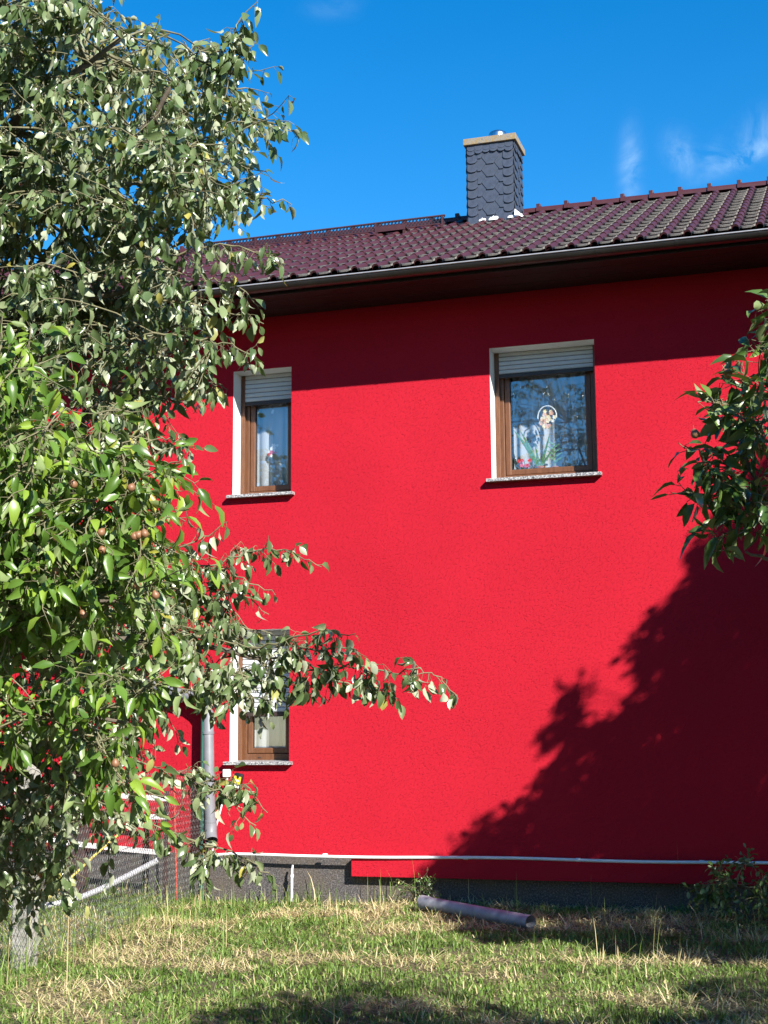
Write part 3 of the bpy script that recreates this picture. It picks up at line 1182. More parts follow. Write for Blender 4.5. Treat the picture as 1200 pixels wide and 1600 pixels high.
def build_window_things():
    # net curtains: a scalloped one upstairs, a short lace valance below, a plain one
    y2 = GY[1] + .21

    def scallop(u, z0, z1):
        return z0 - .02
    curtain(1, 'net_curtain', 'white net curtain hanging in soft folds behind the wider upstairs window', scallop, .022, 7, y2)
    curtain(0, 'net_curtain', 'plain white net curtain behind the narrow upstairs window', lambda u, z0, z1: z0 - .03, .012, 4, GY[0] + .085)
    curtain(2, 'net_curtain', 'pale lace curtain behind the half-shuttered downstairs window', lambda u, z0, z1: z0 - .02 + .02 * math.sin(u * 60), .008, 4, GY[2] + .06)
    # inner window boards
    for i, lab in ((0, 'white inner window board of the narrow upstairs window'), (1, 'white inner window board of the wider upstairs window')):
        x0, x1, z0, z1 = WINDOWS[i]
        b = MB().box(x0 - .03, x1 + .03, GY[i] + .045, GY[i] + .30, z0 + .08, z0 + .105).build('window_board', 'reveal_white')
        tag(b, lab, 'window board')
    zb = WINDOWS[1][2] + .105
    yb = GY[1] + .10
    # long-leaved plant
    e = tag(empty('potted_aloe', (wallpt(843, 700, yb)[0], yb, zb)), 'potted plant with long arching green leaves behind the wider window', 'plant')
    x = e.location.x
    m = MB()
    pot(m, x, yb, zb, .045, .07)
    m.build('pot', 'terracotta', e, smooth=True)
    for dx, dz, L, bend, w in ((-.62, 1, .52, .06, .024), (-.50, 1, .46, .02, .022), (.28, 1, .38, .02, .02), (.6, 1, .26, .1, .018), (-.2, 1, .26, 0, .017)):
        q = MB()
        blade(q, (x + dx * .02, yb - .02, zb + .06), (dx, -.05, dz), (0, -1, .2), L, w, bend)
        q.build('leaf', 'house_plant', e, smooth=True)
    # leafy stem
    x3 = wallpt(866, 700, yb)[0]
    e = tag(empty('potted_lily', (x3, yb, zb)), 'slender leafy potted stem beside the long-leaved plant in the wider window', 'plant')
    m = MB()
    pot(m, x3, yb, zb, .04, .06)
    m.build('pot', 'terracotta', e, smooth=True)
    MB().tube([(x3, yb - .01, zb + .05), (x3 - .005, yb - .02, zb + .17), (x3 + .005, yb - .02, zb + .30)], [.006, .005, .003], 6).build('stem', 'house_plant', e)
    for k in range(8):
        q = MB()
        s = -1 if k % 2 else 1
        blade(q, (x3, yb - .02, zb + .10 + k * .026), (s * .9, -.1, .7), (0, -1, .3), .12 - .006 * k, .014, .15, 5)
        q.build('leaf', 'house_plant', e, smooth=True)
    # red blossoms at the bottom left
    x4 = wallpt(820, 700, yb)[0]
    e = tag(empty('flowering_plant', (x4, yb, zb)), 'low potted plant with red blossoms in the wider window', 'plant')
    m = MB()
    pot(m, x4, yb, zb, .04, .05)
    m.build('pot', 'terracotta', e, smooth=True)
    rr = random.Random(5)
    for k in range(9):
        q = MB()
        a = rr.uniform(0, 6.28)
        blade(q, (x4, yb - .02, zb + .045), (math.cos(a), -.3, .8 + rr.random()), (0, -1, .3), .09, .018, .3, 5)
        q.build('leaf', 'house_plant', e, smooth=True)
    for k in range(7):
        q = MB()
        flower(q, (x4 + rr.uniform(-.05, .06), yb - .05, zb + .08 + rr.uniform(-.01, .06)), .026)
        q.build('blossom', 'petal_red', e)
    # flower wreath hung on the glass: thin hoop, cream and pink blossoms
    c = wallpt(855, 652, GY[1] + .03)
    e = tag(empty('flower_wreath', tuple(c)), 'oval window ornament of cream and pink flowers under a hoop', 'ornament')
    hoop = [(c[0] + .098 * math.sin(t), c[1], c[2] + .005 + .115 * math.cos(t)) for t in np.linspace(-1.7, 1.7, 22)]
    MB().tube(hoop, .006, 6).build('hoop', 'plastic_white', e, smooth=True)
    for k in range(26):
        a = rr.uniform(0, 6.28)
        r_ = .082 * math.sqrt(rr.random())
        q = MB()
        flower(q, (c[0] + r_ * math.cos(a) * 1.1, c[1] - .004 - .001 * (k % 4), c[2] - .015 + r_ * math.sin(a)), rr.uniform(.020, .030))
        q.build('blossom', ('petal_cream', 'petal_pink', 'petal_cream', 'petal_pink', 'plastic_white')[k % 5], e)
    for k in range(4):
        q = MB()
        blade(q, (c[0] + .02 * k - .03, c[1] - .002, c[2] - .08), (.3 * (k - 1.5), 0, -1), (0, -1, 0), .05, .010, 0, 4)
        q.build('leaf', 'house_plant', e)
    # red and white window picture in the narrow window
    c = wallpt(426, 706, GY[0] + .03)
    e = tag(empty('window_picture', tuple(c)), 'small red and white ornament hung behind the narrow upstairs window', 'ornament')
    for k in range(12):
        q = MB()
        dx, dz = rr.uniform(-.035, .045), rr.uniform(-.06, .07)
        red = dz < .015
        flower(q, (c[0] + dx + (dz * .35), c[1] - .001 * (k % 3), c[2] + dz), rr.uniform(.014, .028), 5)
        q.build('petal', 'petal_red' if red and k % 3 else 'plastic_white', e)
    # paper tag above it
    c = wallpt(426, 643, GY[0] + .02)
    q = MB().box(-.013, .013, -.001, .001, -.022, .022)
    o = q.build('paper_tag', 'plastic_white')
    o.matrix_world = Matrix.Translation(c) @ Matrix.Rotation(.3, 4, 'Y')
    tag(o, 'small white paper tag stuck inside the narrow upstairs window', 'tag')
    # hanging handheld device under the lower sill
    c = wallpt(372, 1219, -.03)
    e = tag(empty('hanging_gauge', (c[0], -.03, c[2])), 'black and yellow handheld gauge hung below the lower window sill', 'gauge')
    R = Matrix.Translation((c[0], -.03, c[2])) @ Matrix.Rotation(math.radians(12), 4, 'Y')
    body = MB().box(-.05, .05, -.022, .028, -.085, .072, bev=.016).mesh('gauge_body', 'plastic_black', True)
    place('body', body, e, R)
    ym = MB().prism([(-.038, -.045), (.038, -.045), (.038, .040), (.018, .040), (.012, .014), (-.012, .014), (-.018, .040), (-.038, .040)], 'y', -.0265, -.0225).mesh('label_plate', 'plastic_yellow')
    place('label_plate', ym, e, R)
    wm = MB().box(-.034, .034, -.0265, -.0225, -.078, -.049, bev=.001).mesh('white_plate', 'plastic_white')
    place('white_plate', wm, e, R)
    wm2 = MB().box(-.030, .022, -.0285, -.0268, -.012, .004).mesh('print_strip', 'plastic_white')
    place('print_strip', wm2, e, R)


build_window_things()


# ------------------------------------------------------------------ garden things
def build_garden_things():
    # grey drain pipe lying on the grass, its right end towards us
    a, b = groundpt(660, 1418), groundpt(829, 1444)
    r = .058
    za, zb = float(ground_z(a[0], a[1])) + r + .035, float(ground_z(b[0], b[1])) + r + .02
    A, B = np.array([a[0], a[1], za]), np.array([b[0], b[1], zb])
    d = (B - A) / np.linalg.norm(B - A)
    m = MB()
    m.tube([A, A + d * .09, A + d * .1, B], [r + .006, r + .006, r, r], 22, cap=False)
    m.tube([A, B], r - .005, 22, cap=False)
    o = m.build('drain_pipe', 'pipe_scuffed', None, smooth=True)
    tag(o, 'grey plastic drain pipe lying in the grass before the wall', 'pipe')
    # chain-link fence: concrete post, green steel post, mesh of zigzag wires
    P = deep(38, 1480, 10.2)
    P[2] = 0
    G = wallpt(315, 1300, -.16)
    G[2] = 0
    fe = tag(empty('chain_link_fence', (P[0], P[1], 0)), 'chain-link fence between a concrete post and the house wall', 'fence')
    pm = MB()
    for (z0, z1, h0, h1) in ((-.3, 1.72, .074, .062),):
        pm.add([(P[0] + sx * h, P[1] + syy * h, z) for z, h in ((z0, h0), (z1, h1)) for sx, syy in ((-1, -1), (1, -1), (1, 1), (-1, 1))],
               [(0, 1, 2, 3)[::-1], (4, 5, 6, 7), (0, 1, 5, 4), (1, 2, 6, 5), (2, 3, 7, 6), (3, 0, 4, 7)])
    bm = bmesh.new()
    me = pm.mesh('concrete_post', 'post_concrete')
    bm.from_mesh(me)
    bmesh.ops.bevel(bm, geom=list(bm.edges), offset=.01, segments=2, affect='EDGES')
    bm.to_mesh(me)
    bm.free()
    place('concrete_post', me, fe)
    MB().tube([(G[0], G[1], -.2), (G[0], G[1], 1.86)], .021, 10).build('steel_post', 'post_green', fe, smooth=True)
    MB().tube([(G[0] + .07, G[1] + .02, -.2), (G[0] + .07, G[1] + .02, .62)], .02, 7).build('brown_stake', 'timber_dark', fe)
    # mesh: runs from beyond the concrete post (towards us) to the steel post
    D = G - P
    Lf = np.linalg.norm(D)
    D /= Lf
    side = np.array([-D[1], D[0], 0])
    if side @ (CAM - P) < 0:
        side = -side
    off = side * .082
    cell = .062
    H0, H1 = .02, 1.26
    nz = int((H1 - H0) / (cell / 2))
    V, E = [], []
    s = -1.6
    wires = []
    k = 0
    while s < Lf:
        pts = []
        for j in range(nz + 1):
            ph = (j + k) % 2
            ss = s + (cell / 2) * ph
            fr = min(1, max(0, ss / Lf))
            base = P + D * ss + off * (1 - fr) + side * .022 * fr
            sag = .02 * math.sin(ss * 2.1) * (j / nz)
            jit = .004 * math.sin(k * 1.7 + j * 2.3)
            pts.append(base + np.array([0, 0, H0 + j * (cell / 2) - .015 * math.sin(ss * 1.3)]) + side * (sag + (.0012 if ph else -.0012)) + D * jit)
        wires.append(pts)
        s += cell / 2
        k += 1
    mb = MB()
    for w in wires:
        mb.tube(w, .0017, 3, cap=False)
    o = mb.build('wire_mesh', 'wire_grey', fe, fixn=False)
    tag(o, kind='stuff')
    for z in (.06, .66, 1.25):
        pts = []
        for i in range(14):
            ss = -1.6 + (Lf + 1.6) * i / 13
            fr = min(1, max(0, ss / Lf))
            pts.append(P + D * ss + off * (1.04 - fr) + side * .022 * fr + np.array([0, 0, z - .02 * math.sin(ss * 1.3)]))
        MB().tube(pts, .0022, 5).build('tension_wire', 'wire_grey', fe)
    # white rails stapled to a dark post in front of the house
    Y = -.42
    rp = wallpt(118, 1300, Y)
    rf = tag(empty('rail_fence', (rp[0], Y, 0)), 'three slack white tape rails on a dark post before the red wall', 'fence')
    x0, x1 = wallpt(106, 1300, Y)[0], wallpt(131, 1300, Y)[0]
    MB().box(x0, x1, Y, Y + .12, -.2, wallpt(118, 1190, Y)[2], bev=.008).build('post', 'timber_dark', rf)
    for pts, hw in (([(-60, 1224), (0, 1233), (110, 1240), (200, 1244), (262, 1248)], .026), ([(-60, 1246), (0, 1254), (75, 1270), (120, 1274), (190, 1277), (262, 1276)], .026), ([(-60, 1292), (58, 1310), (130, 1320), (208, 1328), (262, 1333)], .026)):
        w = [wallpt(px, py, Y - .012) for px, py in pts]
        V, F = [], []
        n = 24
        xs = [p[0] for p in w]
        zs = [p[2] for p in w]
        for i in range(n + 1):
            x = xs[0] + (xs[-1] - xs[0]) * i / n
            z = np.interp(x, xs, zs)
            lean = .006 * math.sin(i * .8)
            for (dy, dz) in ((-.004, -hw), (-.004 + lean, hw), (.002 + lean, hw), (.002, -hw)):
                V.append((x, Y - .008 + dy, z + dz))
        for i in range(n):
            for j in range(4):
                a_ = i * 4 + j
                b_ = i * 4 + (j + 1) % 4
                F.append((a_, b_, b_ + 4, a_ + 4))
        me = bpy.data.meshes.new('rail')
        me.from_pydata([tuple(v) for v in V], [], F)
        me.materials.append(M['rail_white'])
        place('rail', me, rf)
    # second post carrying the right ends of the rails, hidden in leaves
    xq = wallpt(258, 1300, Y)[0]
    MB().box(xq - .02, xq + .02, Y, Y + .04, -.2, wallpt(250, 1236, Y)[2], bev=.004).build('end_post', 'timber_dark', rf)
    # pale hose curving off the ground
    hp = [(-20, 1432, 1.3), (40, 1421, 1.25), (75, 1415, 1.1), (120, 1405, .9), (165, 1386, .75), (205, 1366, .62), (247, 1344, .50)]
    pts = [wallpt(px, py, -Y_) for px, py, Y_ in hp]
    for p in pts:
        p[2] = max(p[2], float(ground_z(p[0], p[1])) + .02)
    t = np.linspace(0, len(pts) - 1, 60)
    P3 = np.array(pts)
    sm = np.stack([np.interp(t, range(len(pts)), P3[:, c]) for c in range(3)], -1)
    for _ in range(6):
        sm[1:-1] = (sm[:-2] + 2 * sm[1:-1] + sm[2:]) / 4
    rad = [.029 + .0025 * (i % 2) for i in range(len(sm))]
    o = MB().tube(sm, rad, 12).build('ribbed_hose', 'hose_grey', None, smooth=True)
    tag(o, 'pale ribbed hose bent from the ground up to the rail post', 'hose')
    # stakes
    a, b = wallpt(276, 1398, -.35), wallpt(272, 1225, -.35)
    o = MB().tube([(a[0], a[1], -.1), tuple(a), tuple(b)], .010, 7).build('red_stake', 'stake_red')
    tag(o, 'thin red stake standing by the chain-link fence', 'stake')
    a, b = wallpt(108, 1374, -1.2), wallpt(192, 1298, -.9)
    c = a + (a - b) * .35
    o = MB().tube([tuple(c), tuple(a), tuple((a + b) / 2 + np.array([0, 0, .01])), tuple(b)], .012, 7).build('yellow_stake', 'stake_yellow')
    tag(o, 'yellow cane leaning behind the chain-link fence', 'stake')


build_garden_things()


# ------------------------------------------------------------------ foliage
def inside(poly, x, y):
    x, y = np.asarray(x, float), np.asarray(y, float)
    r = np.zeros(x.shape, bool)
    n = len(poly)
    j = n - 1
    for i in range(n):
        xi, yi = poly[i]
        xj, yj = poly[j]
        c = ((yi > y) != (yj > y)) & (x < (xj - xi) * (y - yi) / (yj - yi + 1e-12) + xi)
        r ^= c
        j = i
    return r


def leaf_templates(width, fold, curl, nvar, seed):
    """blade outline: midrib of 5 points and 3 points each side; x across, y along, z normal"""
    r = np.random.default_rng(seed)
    out = []
    w0 = width
    for k in range(nvar):
        fo = fold * r.uniform(.3, 1.5)
        cu = curl * r.uniform(-.3, 2.0)
        wv = r.uniform(-.09, .09, 6)
        bend = r.uniform(-.12, .12)
        width = w0 * r.uniform(.78, 1.15)
        mid = [(bend * u * u, u, -cu * u * u) for u in (0, .27, .55, .82, 1.0)]
        e = []
        for s in (-1, 1):
            for q, (u, wd) in enumerate(((.20, .72), (.50, 1.0), (.79, .60))):
                ww = width * .5 * wd
                e.append((s * ww + bend * u * u, u, -cu * u * u + fo * ww + wv[q + (3 if s > 0 else 0)] * .6))
        V = np.array(mid + e)
        tri = [(0, 1, 5), (3, 4, 7), (0, 8, 1), (3, 10, 4)]
        quad = [(1, 2, 6, 5), (2, 3, 7, 6), (1, 8, 9, 2), (2, 9, 10, 3)]
        out.append((V, np.array(tri), np.array(quad)))
    return out


def norm(v):
    return v / (np.linalg.norm(v) + 1e-9)


class Tubes:
    """many thin tubes at once, grouped by point and side count"""

    def __init__(self):
        self.b = {}

    def tube(self, pts, rad, n=4, cap=False):
        if isinstance(rad, (int, float)):
            rad = [rad] * len(pts)
        self.b.setdefault((len(pts), n), []).append((np.asarray(pts, float), np.asarray(rad, float)))

    def build(self, name, mat, parent):
        Vs, Fs, cnt = [], [], 0
        for (m, n), items in self.b.items():
            P = np.array([i[0] for i in items])
            r = np.array([i[1] for i in items])
            k = len(P)
            t = np.empty_like(P)
            t[:, 1:-1] = P[:, 2:] - P[:, :-2]
            t[:, 0] = P[:, 1] - P[:, 0]
            t[:, -1] = P[:, -1] - P[:, -2]
            t /= np.linalg.norm(t, axis=-1, keepdims=True) + 1e-9
            al = np.abs(P[:, -1] - P[:, 0])
            ref = np.eye(3)[np.argmin(al, axis=1)][:, None, :]
            u = np.cross(np.broadcast_to(ref, t.shape), t)
            u /= np.linalg.norm(u, axis=-1, keepdims=True) + 1e-9
            w = np.cross(t, u)
            a = 2 * np.pi * np.arange(n) / n
            V = P[:, :, None, :] + r[:, :, None, None] * (np.cos(a)[:, None] * u[:, :, None, :] + np.sin(a)[:, None] * w[:, :, None, :])
            Vs.append(V.reshape(-1, 3))
            base = np.arange(k)[:, None, None] * (m * n) + np.arange(m - 1)[None, :, None] * n
            j = np.arange(n)[None, None, :]
            j2 = (np.arange(n) + 1)[None, None, :] % n
            F = np.stack([base + j, base + j2, base + j2 + n, base + j + n], -1).reshape(-1, 4)
            Fs.append(F + cnt)
            cnt += k * m * n
        return place(name, np_mesh(name, np.concatenate(Vs), [np.concatenate(Fs)], mat, True), parent)


class Tree:
    def __init__(self, name, label, base, leaf_mat, size, width, fold, curl, droop, seed, gloss_bias=0.5, nodes=(6, 10), twig=(.10, .26), bare=.02):
        self.e = tag(empty(name, tuple(base)), label, 'tree', None)
        self.base = np.array(base, float)
        self.mat, self.size, self.droop, self.twiglen, self.nodes = leaf_mat, size, droop, twig, nodes
        self.T = leaf_templates(width, fold, curl, 12, seed)
        self.rng = np.random.default_rng(seed)
        self.wood = MB()
        self.twigs = Tubes()
        self.leaves = []        # pos, axis, normal, size, tint
        self.limb_pts = []
        self.bias = gloss_bias
        self.fruits = []

    def limb(self, pts, r0, r1, n=8, target=None):
        pts = [np.array(p, float) for p in pts]
        P = np.array(pts)
        t = np.linspace(0, len(pts) - 1, max(6, 5 * (len(pts) - 1)))
        sm = np.stack([np.interp(t, range(len(pts)), P[:, c]) for c in range(3)], -1)
        for _ in range(3):
            sm[1:-1] = (sm[:-2] + 2 * sm[1:-1] + sm[2:]) / 4
        sm[1:-1] += self.rng.normal(0, .006, sm[1:-1].shape)
        rad = list(np.linspace(r0, r1, len(sm)))
        (self.wood if target is None else target).tube(sm, rad, n)
        for p, r in zip(sm, rad):
            self.limb_pts.append((p[0], p[1], p[2], r))
        return sm

    def leaf_at(self, node, outdir):
        r = self.rng
        lat = r.normal(0, 1, 3)
        ax = norm(outdir * r.uniform(.2, .7) + norm(lat) * .75 + np.array([0, 0, -self.droop * r.uniform(.4, 1.5)]))
        pet = r.uniform(.012, .03) * self.size / .05
        pd = norm(ax + norm(lat) * .5)
        p = node + pd * pet
        nn = r.normal(0, 1, 3) + self.bias * SUN * 1.6 + np.array([0, 0, .5])
        nn = norm(nn - ax * (nn @ ax))
        s = self.size * (r.uniform(.45, .8) if r.random() < .25 else r.uniform(.72, 1.22))
        self.leaves.append((p, ax, nn, s, r.random() ** 1.3))
        self.twigs.tube([node, p], .0011 * self.size / .05, 3, cap=False)

    def twig(self, p0, d, L=None, nodes=None, rad=.003, taper_leaf=False):
        r = self.rng
        L = L or r.uniform(*self.twiglen)
        n = nodes or int(r.integers(*self.nodes))
        pts = [np.array(p0)]
        d = norm(np.array(d))
        for i in range(4):
            d = norm(d + r.normal(0, .18, 3) + np.array([0, 0, -.05 * self.droop]))
            pts.append(pts[-1] + d * L / 4)
        self.twigs.tube(pts, list(np.linspace(rad, rad * .4, 5)), 4, cap=False)
        P = np.array(pts)
        for k in range(n):
            t = (k + r.uniform(.2, .9)) / n * 4
            i = min(3, int(t))
            node = P[i] + (P[i + 1] - P[i]) * (t - i)
            self.leaf_at(node, norm(P[i + 1] - P[i]))
        self.leaf_at(P[-1], d)
        return P[-1]

    def branch_to(self, target, ntw=5, rad=None, spread=.6):
        """a secondary branch from the nearest limb point, carrying twigs on its outer part"""
        L = np.array(self.limb_pts)
        d2 = ((L[:, :3] - target) ** 2).sum(1) + self.rng.random(len(L)) * .03
        k = int(np.argmin(d2))
        src = L[k, :3]
        v = target - src
        ln = np.linalg.norm(v)
        mid = (src + target) / 2 + np.array([0, 0, .10 * ln]) + self.rng.normal(0, .06, 3) * ln
        r0 = min(L[k, 3] * .7, .004 + .008 * ln)
        tt = np.linspace(0, 1, 5)[:, None]
        pts = (1 - tt) ** 2 * src + 2 * tt * (1 - tt) * (mid + np.array([0, 0, .06 * ln])) + tt ** 2 * target
        pts[1:-1] += self.rng.normal(0, .012, (3, 3)) * min(1, ln)
        self.twigs.tube(pts, list(np.linspace(r0, .0028, 5)), 5, cap=False)
        P = np.array(pts)
        for q in range(ntw):
            t = 4 * (1 - spread * self.rng.random() * min(1, .5 / max(ln, .2)))
            i = min(3, int(t))
            node = P[i] + (P[i + 1] - P[i]) * (t - i)
            dd = norm(norm(P[i + 1] - P[i]) * .6 + self.rng.normal(0, .6, 3))
            self.twig(node, dd)
        self.twig(target, norm(P[-1] - P[-2]))

    def shoot(self, pts, r0=.006, step=.03, side=.06, tw=(.04, .10), n=(3, 6)):
        """a hand-placed leading shoot, leaves and short spurs all along it"""
        sm = self.limb(pts, r0, .0018, 6, self.twigs)
        seg = np.linalg.norm(np.diff(sm, axis=0), axis=1)
        tot = seg.sum()
        cum = np.concatenate([[0], np.cumsum(seg)])
        s = tot * .08
        while s < tot:
            i = min(len(seg) - 1, int(np.searchsorted(cum, s) - 1))
            node = sm[i] + (sm[i + 1] - sm[i]) * ((s - cum[i]) / seg[i])
            dr = norm(sm[i + 1] - sm[i])
            f = s / tot
            if f < .86 and self.rng.random() < .7:
                self.twig(node, norm(dr * .3 + self.rng.normal(0, .8, 3)), self.rng.uniform(*tw) * (1.2 - .5 * f), int(self.rng.integers(*n)), .0018)
            else:
                self.leaf_at(node, dr)
            s += step * self.rng.uniform(.5, 1.3)

    def fruit(self, p, r=.014, mat='fruit_skin'):
        self.fruits.append((np.array(p), r, mat))

    def finish(self, n_obj=300):
        wood = self.wood.build('trunk', 'bark', self.e, smooth=True, fixn=False)
        tw = self.twigs.build('twigs', 'twig_bark', self.e)
        tag(tw, kind='stuff')
        pos = np.array([l[0] for l in self.leaves])
        ax = np.array([l[1] for l in self.leaves])
        nn = np.array([l[2] for l in self.leaves])
        s = np.array([l[3] for l in self.leaves])
        ti = np.array([l[4] for l in self.leaves])
        side = np.cross(ax, nn)
        px, py, dep = project(pos)
        vis = (px > 5) & (px < 1195) & (py > 5) & (py < 1595) & (dep > 0)
        order = np.argsort(np.where(vis, dep - s * 8, 1e6))
        nv = min(n_obj, int(vis.sum()))
        pick = np.zeros(len(pos), bool)
        pick[order[:nv]] = True
        var = self.rng.integers(0, len(self.T), len(pos))
        # leaves as objects of their own
        meshes = []
        for k, (V, t3, q4) in enumerate(self.T):
            row = []
            for tv in (.2, .5, .85):
                row.append(np_mesh('leaf', V, [q4, t3], self.mat, True, tint=np.full(len(V), tv)))
            meshes.append(row)
        for i in np.nonzero(pick)[0]:
            m = Matrix(((side[i][0], ax[i][0], nn[i][0], pos[i][0]), (side[i][1], ax[i][1], nn[i][1], pos[i][1]), (side[i][2], ax[i][2], nn[i][2], pos[i][2]), (0, 0, 0, 1))) @ Matrix.Scale(s[i], 4)
            me = meshes[var[i]][0 if ti[i] < .33 else (1 if ti[i] < .7 else 2)]
            place('leaf', me, self.e, m)
        # the rest joined as the crown
        Vs, Q, T3, tint = [], [], [], []
        cnt = 0
        for k, (V, t3, q4) in enumerate(self.T):
            ids = np.nonzero((var == k) & ~pick)[0]
            if not len(ids):
                continue
            W = pos[ids][:, None, :] + s[ids][:, None, None] * (V[None, :, 0:1] * side[ids][:, None, :] + V[None, :, 1:2] * ax[ids][:, None, :] + V[None, :, 2:3] * nn[ids][:, None, :])
            nV = len(V)
            offs = cnt + np.arange(len(ids)) * nV
            Vs.append(W.reshape(-1, 3))
            Q.append((offs[:, None, None] + q4[None]).reshape(-1, 4))
            T3.append((offs[:, None, None] + t3[None]).reshape(-1, 3))
            tint.append(np.repeat(ti[ids], nV))
            cnt += len(ids) * nV
        if cnt:
            me = np_mesh('crown', np.concatenate(Vs), [np.concatenate(Q), np.concatenate(T3)], self.mat, True, tint=np.concatenate(tint))
            o = place('crown', me, self.e)
            tag(o, kind='stuff')
        fm = {}
        for (p, r, mat) in self.fruits:
            if mat not in fm:
                b = MB().lathe((0, 0, 0), [(.05, -1.05), (.25, -1.0), (.75, -.72), (1.0, -.2), (.93, .3), (.6, .85), (.3, 1.15), (.08, 1.25)], 12)
                b.tube([(0, 0, 1.2), (.1, 0, 2.2)], .07, 5)
                fm[mat] = b.mesh('fruit', mat, True)
            place('fruit', fm[mat], self.e, Matrix.Translation(p) @ Matrix.Rotation(random.uniform(-.7, .7), 4, 'X') @ Matrix.Rotation(random.uniform(-.7, .7), 4, 'Y') @ Matrix.Scale(r, 4))
        return len(pos)


def sample_poly(poly, n, r, mind=0):
    xs = [p[0] for p in poly]
    ys = [p[1] for p in poly]
    out = []
    tries = 0
    while len(out) < n and tries < n * 60:
        tries += 1
        x, y = r.uniform(min(xs), max(xs)), r.uniform(min(ys), max(ys))
        if not bool(inside(poly, np.array([x]), np.array([y]))[0]):
            continue
        if mind and any((x - a) ** 2 + (y - b) ** 2 < mind * mind for a, b in out[-160:]):
            continue
        out.append((x, y))
    return out


